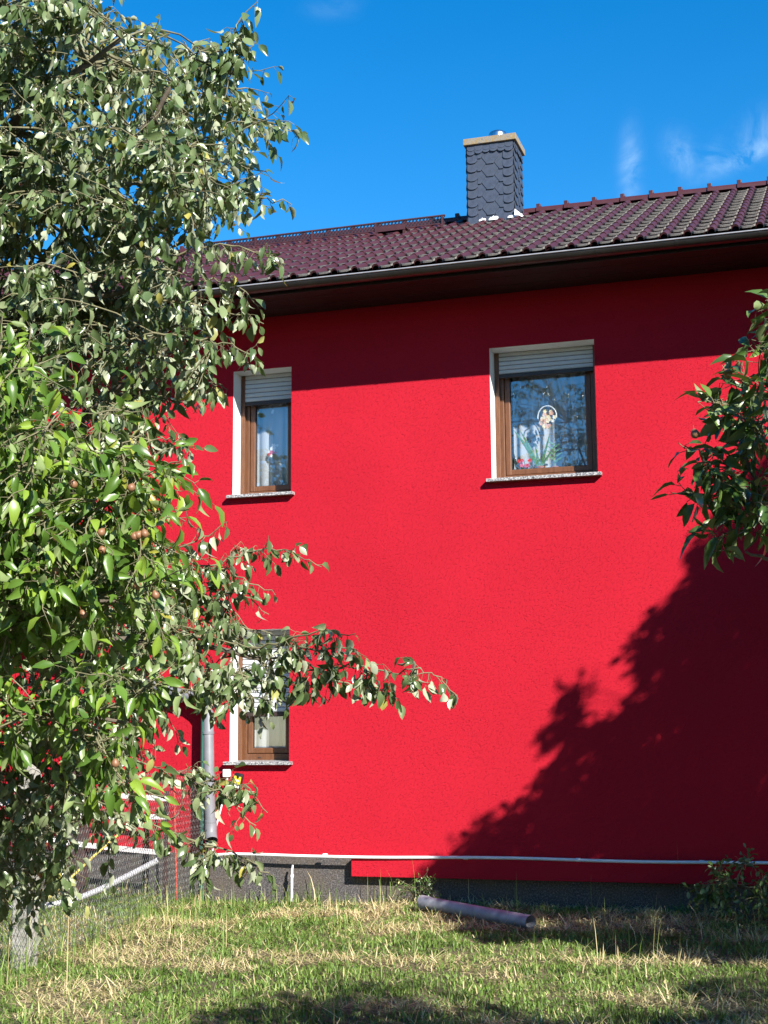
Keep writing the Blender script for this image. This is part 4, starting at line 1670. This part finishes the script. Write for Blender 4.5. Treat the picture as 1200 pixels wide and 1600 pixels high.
def build_left_back_tree():
    b = deep(-330, 1150, 5.9)
    b[2] = 0
    T = Tree('pear_tree', 'tall pear tree with drooping sage-green leaves overhanging the narrow windows', b, 'leaf_sage', .049, .60, .75, .5, 1.15, 11, .45, (6, 10), (.10, .24))
    top = deep(-230, -1400, 5.7)
    T.limb([b - [0, 0, .2], deep(-320, 1150, 5.9), deep(-290, 700, 5.8), deep(-270, 200, 5.75), deep(-250, -500, 5.7), top], .13, .03, 12)
    D = 5.3
    for pts, r in (([(-300, 900, 5.8), (-120, 640, 5.6), (60, 420, 5.5), (200, 250, 5.4), (270, 130, 5.3)], .035),
                   ([(-280, 500, 5.8), (-100, 300, 5.6), (60, 160, 5.5), (190, 60, 5.4)], .03),
                   ([(-300, 850, 5.8), (-80, 780, 5.6), (80, 690, 5.5), (200, 600, 5.4), (270, 540, 5.3)], .032),
                   ([(-310, 1050, 5.9), (-100, 1010, 5.6), (60, 995, 5.4), (180, 1000, 5.3), (300, 1006, 5.25), (415, 1030, 5.2)], .026),
                   ([(-310, 1000, 5.9), (-60, 930, 5.7), (120, 900, 5.5), (240, 880, 5.4)], .024),
                   ([(-310, 1080, 5.9), (-100, 1130, 5.6), (60, 1190, 5.4), (170, 1260, 5.3)], .022),
                   ([(-280, 640, 5.8), (-60, 520, 5.7), (120, 470, 5.6), (260, 440, 5.4)], .028),
                   ([(-255, -300, 5.8), (-420, -700, 5.8), (-560, -1000, 5.8)], .03), ([(-250, -400, 5.7), (-100, -800, 5.6), (40, -1150, 5.6)], .03), ([(-270, 100, 5.8), (-500, -150, 5.9), (-700, -300, 5.9)], .03),
                   ([(-265, 100, 5.8), (-150, -60, 5.6), (0, -170, 5.5)], .026)):
        T.limb([deep(*p) for p in pts], r, .007, 8)
    # leading shoots seen against sky, roof and wall
    for pts in ([(270, 130, D), (330, 150, D), (385, 178, D), (455, 206, D)], [(250, 260, D), (330, 280, D), (390, 305, D), (456, 320, D)],
                [(250, 140, D), (330, 90, D), (372, 50, D), (405, -10, D)], [(300, 90, D), (360, 110, D), (402, 60, D)], [(260, 240, D), (340, 250, D), (418, 268, D)],
                [(260, 400, 5.2), (330, 380, 5.2), (390, 388, 5.15), (446, 412, 5.1)], [(270, 445, 5.2), (330, 435, 5.2), (380, 450, 5.2), (408, 480, 5.2)],
                [(250, 470, 5.2), (320, 482, 5.2), (372, 490, 5.2), (412, 506, 5.2)], [(240, 520, 5.2), (310, 530, 5.2), (365, 538, 5.2), (404, 566, 5.2)],
                [(240, 545, 5.3), (290, 580, 5.3), (325, 598, 5.3), (356, 608, 5.3)], [(200, 640, 5.3), (240, 680, 5.3), (268, 688, 5.3), (302, 690, 5.3)],
                [(200, 610, 5.4), (250, 625, 5.4), (280, 632, 5.4)],
                [(200, 890, D), (270, 860, D), (320, 838, D), (355, 815, D)], [(230, 885, D), (310, 900, D), (345, 880, D), (400, 856, D), (460, 862, D), (502, 886, D)],
                [(200, 930, D), (290, 930, D), (370, 920, D), (420, 960, D)], [(220, 950, D), (300, 965, D), (370, 980, D), (425, 990, D)], [(240, 910, D), (310, 925, D), (360, 950, D), (395, 985, D)], [(210, 975, D), (270, 985, D), (340, 1000, 5.2), (400, 1010, 5.2)], [(270, 870, D), (330, 885, D), (385, 905, D), (430, 930, D)], [(300, 1020, 5.25), (360, 1050, 5.2), (410, 1065, 5.2), (450, 1100, 5.2)],
                [(380, 1020, 5.2), (440, 1000, 5.15), (500, 985, 5.1), (555, 990, 5.1)], [(415, 1030, 5.2), (480, 1050, 5.15), (540, 1040, 5.1), (590, 1052, 5.1), (650, 1045, 5.05), (690, 1060, 5.05), (716, 1092, 5.0)],
                [(390, 1022, 5.2), (440, 1060, 5.2), (490, 1075, 5.2)], [(480, 1035, 5.15), (540, 1070, 5.1), (590, 1075, 5.1), (622, 1095, 5.1)],
                [(430, 1010, 5.2), (500, 1015, 5.1), (560, 1010, 5.1), (555, 1050, 5.1)],
                [(280, 1010, 5.25), (330, 1060, 5.2), (380, 1095, 5.2), (430, 1090, 5.2)], [(200, 1030, D), (260, 1080, D), (320, 1095, D)],
                [(150, 1170, D), (250, 1200, D), (330, 1225, D), (385, 1220, 5.2), (418, 1270, 5.2)], [(280, 1210, D), (350, 1240, 5.2), (400, 1290, 5.2)],
                [(150, 1250, D), (230, 1290, D), (300, 1310, D), (330, 1350, D), (325, 1395, D)], [(290, 1310, D), (360, 1330, D), (410, 1355, D), (436, 1385, D)],
                [(-40, 1220, 5.2), (30, 1290, 5.1), (70, 1340, 5.1), (90, 1375, 5.1)], [(-40, 1260, 5.2), (0, 1330, 5.1), (30, 1390, 5.1)], [(20, 1230, 5.1), (70, 1280, 5.05), (110, 1330, 5.05), (125, 1370, 5.05)], [(60, 1190, 5.2), (120, 1240, 5.15), (190, 1270, 5.1), (225, 1310, 5.1)], [(-60, 1180, 5.2), (10, 1210, 5.1), (60, 1260, 5.1), (70, 1310, 5.1)]):
        T.shoot([deep(*p) for p in pts], .0042, .026)
    # the mass of the crown
    r = np.random.default_rng(5)
    mass = [(-420, -330), (60, -330), (150, -60), (165, 30), (235, 70), (330, 70), (385, 130), (392, 250), (365, 320), (310, 375), (295, 470), (350, 540), (280, 600), (225, 700), (160, 800), (200, 860), (300, 900), (330, 960), (300, 1010), (120, 1020), (-420, 1060)]
    for (x, y) in sample_poly(mass, 980, r, 6):
        T.branch_to(deep(x, y, r.uniform(5.0, 6.5)), int(r.integers(3, 6)))
    crown_top = [(-700, -1500), (-200, -1650), (180, -1350), (260, -800), (140, -330), (-420, -330), (-420, 900), (-800, 700), (-900, -600)]  # crown enlarged out of view to keep skylight off the wall
    for (x, y) in sample_poly(crown_top, 420, r, 14):
        T.branch_to(deep(x, y, r.uniform(4.9, 6.9)), 4)
    low = [(-200, 1010), (250, 1000), (400, 1010), (420, 1070), (290, 1090), (220, 1130), (210, 1240), (150, 1300), (80, 1380), (-60, 1440), (-200, 1300)]
    for (x, y) in sample_poly(low, 115, r, 12):
        T.branch_to(deep(x, y, r.uniform(5.0, 5.6)), int(r.integers(2, 4)))
    for k in range(70):
        l = T.leaves[int(r.integers(0, len(T.leaves)))]
        T.fruit(l[0] + np.array([0, 0, -.012]), r.uniform(.007, .010), 'fruit_green')
    return T.finish()


def build_left_front_tree():
    b = deep(-420, 1150, 4.6)
    b[2] = 0
    T = Tree('young_pear_tree', 'low pear tree with bright green narrow leaves and small brown fruit', b, 'leaf_bright', .058, .46, .75, .45, .55, 23, .55, (5, 9), (.10, .22))
    T.limb([b - [0, 0, .2], deep(-410, 1150, 4.6), deep(-390, 900, 4.6), deep(-360, 560, 4.5)], .06, .02, 10)
    for pts, r in (([(-400, 1000, 4.6), (-200, 900, 4.4), (0, 850, 4.3), (150, 800, 4.2)], .02), ([(-390, 850, 4.6), (-200, 720, 4.4), (-40, 640, 4.3), (40, 560, 4.2)], .018),
                   ([(-400, 1050, 4.6), (-200, 980, 4.4), (0, 950, 4.3), (180, 940, 4.2)], .018), ([(-400, 1100, 4.6), (-150, 1100, 4.4), (50, 1110, 4.3), (200, 1130, 4.2)], .015)):
        T.limb([deep(*p) for p in pts], r, .005, 7)
    for pts in ([(150, 800, 4.2), (200, 770, 4.2), (245, 730, 4.15), (280, 722, 4.1)], [(160, 800, 4.2), (180, 740, 4.15), (190, 690, 4.1)], [(180, 850, 4.2), (240, 800, 4.15), (290, 815, 4.1)],
                [(0, 620, 4.3), (40, 570, 4.2), (48, 510, 4.2)], [(-20, 600, 4.3), (10, 540, 4.2), (30, 520, 4.2)], [(40, 700, 4.2), (90, 650, 4.2), (110, 640, 4.2)],
                [(150, 1110, 4.2), (200, 1090, 4.2), (240, 1075, 4.2)], [(120, 1120, 4.2), (160, 1170, 4.15), (200, 1230, 4.1), (255, 1245, 4.1)], [(180, 1200, 4.15), (215, 1250, 4.1), (240, 1300, 4.1)],
                [(40, 1110, 4.3), (100, 1140, 4.2), (150, 1160, 4.2)]):
        T.shoot([deep(*p) for p in pts], .0035, .032, tw=(.04, .08), n=(2, 4))
    r = np.random.default_rng(9)
    mass = [(-420, 520), (0, 540), (50, 600), (75, 650), (170, 690), (240, 720), (262, 780), (235, 820), (262, 870), (250, 950), (190, 1000), (80, 1000), (-420, 1100)]
    for (x, y) in sample_poly(mass, 340, r, 8):
        T.branch_to(deep(x, y, r.uniform(4.0, 4.7)), int(r.integers(2, 4)))
    low = [(-100, 1020), (120, 1020), (240, 1060), (250, 1120), (160, 1170), (-100, 1150)]
    for (x, y) in sample_poly(low, 20, r, 25):
        T.branch_to(deep(x, y, r.uniform(4.0, 4.4)), 2)
    for (x, y) in ((8, 862), (88, 840), (115, 757), (160, 859), (205, 762), (216, 836), (226, 834), (210, 838), (158, 832), (88, 893), (215, 915), (243, 930), (180, 1193), (60, 800), (30, 930), (130, 960)):
        T.fruit(deep(x, y, 4.05), .0118)
    return T.finish()


def build_right_near_tree():
    b = np.array([2.5, -9.6, 0.0])
    T = Tree('garden_pear_tree', 'pear tree with dark pointed leaves reaching over the shadowed end of the wall', b, 'leaf_dark', .068, .44, .7, .5, .45, 31, .35, (5, 8), (.10, .2))
    T.limb([b - [0, 0, .2], b + [0, .02, 1.0], b + [.05, 0, 2.0], b + [.1, -.1, 3.4], b + [.2, -.1, 4.6]], .11, .03, 12)
    z = 4.75
    T.limb([b + [0, 0, 1.5], deep(1500, 900, 5.0), deep(1330, 860, 4.85), deep(1210, 800, z), deep(1165, 715, z)], .03, .006, 8)
    T.limb([b + [0, 0, 1.9], deep(1450, 640, 5.0), deep(1300, 590, 4.85), deep(1215, 540, z)], .025, .006, 8)
    T.limb([b + [0, 0, 1.3], deep(1420, 960, 4.95), deep(1290, 900, 4.85), deep(1215, 880, z), deep(1165, 862, z)], .018, .004, 7)
    for tgt in ((1.3, -10.6, 3.6), (2.6, -10.9, 4.2), (3.6, -10.0, 4.0), (1.2, -9.8, 4.2), (2.0, -8.9, 4.4), (3.4, -8.8, 3.8), (1.0, -11.2, 2.9), (2.2, -11.5, 3.6), (0.9, -9.9, 3.3), (3.0, -10.2, 5.0)):
        t = np.array(tgt)
        T.limb([b + [.03, 0, 1.6 + .25 * (t[2] - 2.5)], (b + [0, 0, 2.2]) * .5 + t * .5, t], .03, .008, 7)
    for pts in ([(1185, 760, z), (1150, 740, z), (1120, 712, z), (1078, 705, z), (1060, 692, z)], [(1200, 690, z), (1165, 650, z), (1120, 625, z), (1090, 628, z)], [(1190, 630, z), (1160, 600, z), (1155, 575, z)],
                [(1190, 740, z), (1140, 725, z), (1100, 735, z), (1085, 752, z)], [(1205, 800, z), (1150, 775, z), (1090, 768, z), (1048, 770, z)], [(1210, 820, z), (1160, 815, z), (1125, 838, z), (1118, 862, z)],
                [(1215, 790, z), (1175, 790, z), (1140, 812, z), (1112, 820, z)], [(1230, 560, z), (1200, 545, z), (1175, 548, z)], [(1240, 500, z), (1208, 480, z), (1196, 470, z)], [(1210, 640, z), (1180, 680, z), (1150, 690, z)]):
        T.shoot([deep(*p) for p in pts], .004, .030, tw=(.04, .09), n=(3, 5))
    r = np.random.default_rng(15)
    mass = [(1195, 560), (1230, 500), (1700, 420), (1700, 950), (1290, 930), (1215, 850), (1150, 800), (1165, 640)]
    for (x, y) in sample_poly(mass, 110, r, 12):
        T.branch_to(deep(x, y, r.uniform(4.6, 5.5)), 3)
    # crown that shades the grass in front
    sh = [[(300, 1640), (340, 1585), (430, 1545), (540, 1525), (650, 1528), (760, 1560), (860, 1590), (940, 1560), (1060, 1545), (1300, 1540), (1700, 1560), (1700, 1950), (300, 1950)],
          [(-60, 1500), (60, 1505), (110, 1560), (120, 1640), (-60, 1640)]]
    n = 0
    for poly, cnt in ((sh[0], 520), (sh[1], 45)):
        for (x, y) in sample_poly(poly, cnt, r, 8):
            g = groundpt(x, y)
            for _ in range(6):
                t = r.uniform(4.4, 6.6)
                p = g + SUN * t
                qx, qy, qd = project(p)
                if qd < .6 or qx > 1330 or qy < -400:
                    if np.linalg.norm(p - CAM) > 1.6:
                        T.branch_to(p, 4)
                        n += 1
                        break
    # unseen boughs added to shade the yard and cut light bounced off it
    for k in range(420):
        p = np.array([r.uniform(2.6, 7.5), r.uniform(-12.5, -7.0), r.uniform(1.4, 4.8)])
        if p[0] - 1.18 * p[2] > .4 and project(p)[0] > 1400:
            T.branch_to(p, 4)
    for (x, y) in ((1137, 584), (1086, 678), (1140, 660)):
        T.fruit(deep(x, y, z - .02), .015)
    return T.finish()


def build_right_far_tree():
    b = np.array([5.4, -4.6, 0.0])
    T = Tree('shade_tree', 'big tree beside the garden whose broad shadow lies across the red wall', b, 'leaf_dark', .095, .62, .5, .3, .6, 41, .3, (6, 10), (.08, .20))
    T.limb([b - [0, 0, .2], b + [0, .02, 1.5], b + [.1, -.1, 3.5], b + [.1, -.1, 6.0], b + [.3, -.2, 10.0]], .19, .04, 12)
    r = np.random.default_rng(19)
    wallsh = [(1108, 800), (1092, 850), (1112, 872), (1075, 905), (1056, 932), (1012, 960), (992, 1002), (980, 1042), (1016, 1038), (980, 1088), (946, 1150), (932, 1118), (926, 1080), (905, 1062), (884, 1096), (876, 1130), (844, 1156), (828, 1198), (862, 1206), (852, 1240), (804, 1256), (742, 1294), (700, 1318), (668, 1345), (668, 1400), (1700, 1400), (1700, 480), (1330, 560), (1235, 660), (1165, 775)]
    gsh = [(648, 1392), (690, 1425), (750, 1462), (860, 1462), (1000, 1486), (1250, 1496), (1700, 1500), (1700, 1395)]
    targets = []
    for (x, y) in sample_poly(wallsh, 1250, r, 5):
        targets.append(wallpt(x, y) + SUN * r.uniform(5.4, 8.0))
    for (x, y) in sample_poly(gsh, 880, r, 2):
        g = groundpt(x, y)
        if g[1] > 0:
            g = wallpt(x, y)
        for _ in range(5):
            p = g + SUN * r.uniform(6.0, 8.6)
            if project(p)[0] > 1260:
                targets.append(p)
                break
    # inner and lower boughs added to cut skylight on the shaded wall
    inner = [(1150, 900), (1060, 1040), (960, 1180), (860, 1300), (860, 1400), (1700, 1400), (1700, 640), (1300, 700)]
    for (x, y) in sample_poly(inner, 330, r, 8):
        for _ in range(4):
            p = wallpt(x, y) + SUN * r.uniform(3.4, 6.2)
            if project(p)[0] > 1290:
                targets.append(p)
                break
    for k in range(240):  # unseen side and top clumps added to cover more sky
        targets.append(np.array([r.uniform(4.2, 8.6), r.uniform(-5.2, -.7), r.uniform(.5, 8.0)]))
    for k in range(330):
        p = np.array([r.uniform(4.5, 9.0), r.uniform(-6.5, -2.5), r.uniform(7.0, 11.0)])
        if p[0] + 1.06 * p[1] > -.2:
            targets.append(p)
    P = np.array(targets)
    # limbs towards cluster centres
    cen = P[r.choice(len(P), 34, replace=False)]
    for _ in range(6):
        a = np.argmin(((P[:, None] - cen[None]) ** 2).sum(-1), 1)
        cen = np.array([P[a == k].mean(0) if (a == k).any() else cen[k] for k in range(len(cen))])
    for c in cen:
        h = min(9.0, max(1.6, c[2] - 1.2))
        s0 = b + np.array([.1, -.1, h])
        T.limb([s0, s0 * .5 + c * .5 + [0, 0, .25], c], .05, .012, 7)
    for p in P:
        if project(p)[0] > 1250:
            T.branch_to(p, 4, spread=.25)
    return T.finish()


def build_distant_trees():  # tree row added out of view to block skylight; some mirror in panes
    spots = [(-19, -9, 10, 'unseen tree added far to the left to block skylight'), (-16, -18, 11, 'broad tree added to block skylight, mirrored in the narrow upstairs window'), (-9, -21, 9.0, 'tall skylight-blocking tree mirrored in the wider window behind the flower wreath'),
             (-2.5, -22, 8.0, 'full skylight-blocking tree mirrored low down in the wider upstairs window'), (3.5, -22, 12, 'unseen tree added at the end of the row to block skylight')]
    for k, (x, y, h, lab) in enumerate(spots):
        T = Tree('skylight_block_tree', lab, (x, y, 0), 'leaf_dark', .20, .6, .4, .3, .5, 60 + k, .2, (8, 13), (.35, .9))
        T.e['group'] = 'trees added to block skylight, partly mirrored in the panes'
        b = np.array([x, y, 0.])
        T.limb([b - [0, 0, .2], b + [.1, 0, h * .3], b + [0, .1, h * .65], b + [.1, 0, h * .92]], .22, .05, 9)
        r = np.random.default_rng(80 + k)
        for q in range(9):
            a = q * 2.4
            z = h * (.2 + .07 * q)
            T.limb([b + [0, 0, z * .8], b + [1.2 * math.cos(a), 1.2 * math.sin(a), z + .2], b + [2.3 * math.cos(a), 2.3 * math.sin(a), z + .5]], .07, .02, 6)
        for q in range(310):
            v = r.normal(size=3)
            v = v / np.linalg.norm(v) * r.random() ** .4
            T.branch_to(b + np.array([v[0] * 4.2, v[1] * 3.0, h * .52 + v[2] * h * .47]), 3)
        T.finish(0)


build_distant_trees()
N_LEAVES = [build_left_back_tree(), build_left_front_tree(), build_right_near_tree(), build_right_far_tree()]
print('leaves', N_LEAVES)


# ------------------------------------------------------------------ shrub at the foot of the wall, weeds
def build_shrubs():
    def shrub(name, label, base, spread, h, n, size, seed, mat='leaf_dark'):
        T = Tree(name, label, base, mat, size, .55, .5, .4, .3, seed, .3, (5, 8), (.10, .2))
        T.e['category'] = 'shrub'
        b = np.array(base)
        for k in range(6):
            a = k * 1.05
            t = b + np.array([math.cos(a) * spread * .6, math.sin(a) * spread * .35, h * .6])
            T.limb([b - [0, 0, .05], b * .5 + t * .5 + [0, 0, .05], t], .009, .004, 5)
        r = np.random.default_rng(seed)
        for k in range(n):
            a, q = r.uniform(0, 6.28), math.sqrt(r.random())
            t = b + np.array([math.cos(a) * spread * q, math.sin(a) * spread * .5 * q - .05, h * (.25 + .75 * r.random()) * (1.1 - .5 * q)])
            T.branch_to(t, 2)
        T.finish(120)
    g = groundpt(1140, 1455)
    shrub('leafy_shrub', 'dark leafy shrub in the shade against the foot of the wall', (g[0] + .1, -.75, 0), .42, .52, 40, .065, 51)
    g = wallpt(650, 1385, -.25)
    shrub('small_weed', 'small green weed growing under the red insulation course', (g[0], -.2, 0), .18, .22, 12, .035, 52)


build_shrubs()


# ------------------------------------------------------------------ grass
def build_grass():
    r = np.random.default_rng(77)
    # blades follow tufts; straw lies flatter in patches left by mowing
    def patch(x, y):
        p = .50 * vnoise(x * 1.1 + 30, y * 1.9 + 30, 11) + .35 * vnoise(x * 2.6 + 30, y * 3.2 + 30, 12) + .15 * vnoise(x * 7 + 30, y * 7 + 30, 13)
        nearwall = np.clip(1.25 - np.abs(y + .95) / 1.1, 0, 1) * .22 * (x > -5.3)
        return p + nearwall

    def emit(n, x0, x1, y0, y1, hmin, hmax, wid, flat, tint_fn, keep_fn, e=1.5, lift=0.0):
        x = r.uniform(x0, x1, n)
        y = r.uniform(y0, y1, n)
        tx = .05 * r.normal(size=n)
        k = keep_fn(x, y, r.random(n))
        x, y = x[k], y[k]
        n = len(x)
        z = ground_z(x, y) - .005 + lift * r.random(n)
        h = r.uniform(hmin, hmax, n) * (.30 + .6 * vnoise(x * 3.5 + 30, y * 3.5 + 30, 21) + 1.3 * vnoise(x * 8 + 30, y * 8 + 30, 22) ** 2)
        az = r.uniform(0, 2 * np.pi, n)
        comb = vnoise(x * 1.6 + 30, y * 1.6 + 30, 31) * 6.28
        az = az + comb * .25
        lean = np.clip(r.normal(flat, .38, n), .02, 1.45)
        dx, dy = np.cos(az), np.sin(az)
        w = wid * r.uniform(.6, 1.3, n)
        sa = az + np.pi / 2 + r.normal(0, .5, n)
        sx, sy_ = np.cos(sa) * w, np.sin(sa) * w
        V = np.zeros((n, 7, 3), np.float32)
        for j, (t, ww) in enumerate(((0, 1.0), (.38, .9), (.72, .6), (1.0, 0))):
            ln = lean * (t ** e)
            cx = x + dx * h * np.sin(ln) * t
            cyy = y + dy * h * np.sin(ln) * t
            cz = z + h * np.cos(np.minimum(ln, 1.5)) * t + .006 * (lean > .9)
            if j < 3:
                V[:, 2 * j, 0], V[:, 2 * j, 1], V[:, 2 * j, 2] = cx - sx * ww, cyy - sy_ * ww, cz
                V[:, 2 * j + 1, 0], V[:, 2 * j + 1, 1], V[:, 2 * j + 1, 2] = cx + sx * ww, cyy + sy_ * ww, cz
            else:
                V[:, 6, 0], V[:, 6, 1], V[:, 6, 2] = cx, cyy, cz
        o = np.arange(n)[:, None] * 7
        q = np.concatenate([o + np.array([0, 1, 3, 2]), o + np.array([2, 3, 5, 4])])
        t3 = o + np.array([4, 5, 6])
        tint = np.repeat(np.clip(tint_fn(x, y, n), 0, 1), 7)
        return V.reshape(-1, 3), q, t3, tint

    def infield(x, y):
        # leave out blades under the plinth and far off to the sides
        return (y < -.02) & (x > -10.5) & (x < 1.2)
    sets = []
    sets.append(emit(125000, -9.5, .8, -8.2, -.01, .03, .075, .0048, .85,
                     lambda x, y, n: .02 + .42 * r.random(n) + .30 * (vnoise(x * 4 + 30, y * 4 + 30, 23) - .3) + .6 * np.clip(patch(x, y) - .45, 0, 1) + (r.random(n) < .12) * .35,
                     lambda x, y, u: infield(x, y) & (u > .78 * np.clip((patch(x, y) - .54) / .09, 0, 1))))
    # dry straw, mown and left lying
    sets.append(emit(130000, -9.5, .8, -8.2, -.01, .04, .12, .0036, 1.38,
                     lambda x, y, n: .74 + .26 * r.random(n),
                     lambda x, y, u: infield(x, y) & (u < .92 * np.clip((patch(x, y) - .53) / .09, 0, 1) + .05), .05, .035))
    # taller tufts by the plinth and along the fence
    Pf = deep(38, 1480, 10.2)
    Gf = wallpt(315, 1300, -.16)

    def edge(x, y):
        d = np.abs((Gf[0] - Pf[0]) * (Pf[1] - y) - (Pf[0] - x) * (Gf[1] - Pf[1])) / math.hypot(Gf[0] - Pf[0], Gf[1] - Pf[1])
        e = np.exp(-(d / .28) ** 2) * (y > -6.5)
        w = np.exp(-((y + .12) / .16) ** 2) * (x < -4.2)
        pb = np.exp(-((x - Pf[0]) ** 2 + (y - Pf[1] + .2) ** 2) / .12)
        return np.maximum(np.maximum(e, w), 1.6 * pb)
    sets.append(emit(60000, -9.5, -1.5, -6.6, -.01, .12, .28, .0036, .45,
                     lambda x, y, n: .10 + .5 * r.random(n) + (r.random(n) < .22) * .4,
                     lambda x, y, u: infield(x, y) & (u < .36 * edge(x, y) * (.3 + vnoise(x * 3 + 30, y * 3 + 30, 41)))))
    # scattered tall stalks
    sets.append(emit(700, -9.5, .8, -7.5, -.05, .18, .42, .0022, .35,
                     lambda x, y, n: .35 + .6 * r.random(n),
                     lambda x, y, u: infield(x, y) & (vnoise(x * 1.2 + 30, y * 1.2 + 30, 51) > .45)))
    Vs, Q, T3, tt = [], [], [], []
    c = 0
    for V, q, t3, tint in sets:
        Vs.append(V)
        Q.append(q + c)
        T3.append(t3 + c)
        tt.append(tint)
        c += len(V)
    me = np_mesh('grass', np.concatenate(Vs), [np.concatenate(Q), np.concatenate(T3)], 'grass_blade', True, tint=np.concatenate(tt))
    o = place('grass', me)
    tag(o, 'uncut green grass and dry straw before the wall', 'grass', kind='stuff')


build_grass()
bpy.context.view_layer.update()
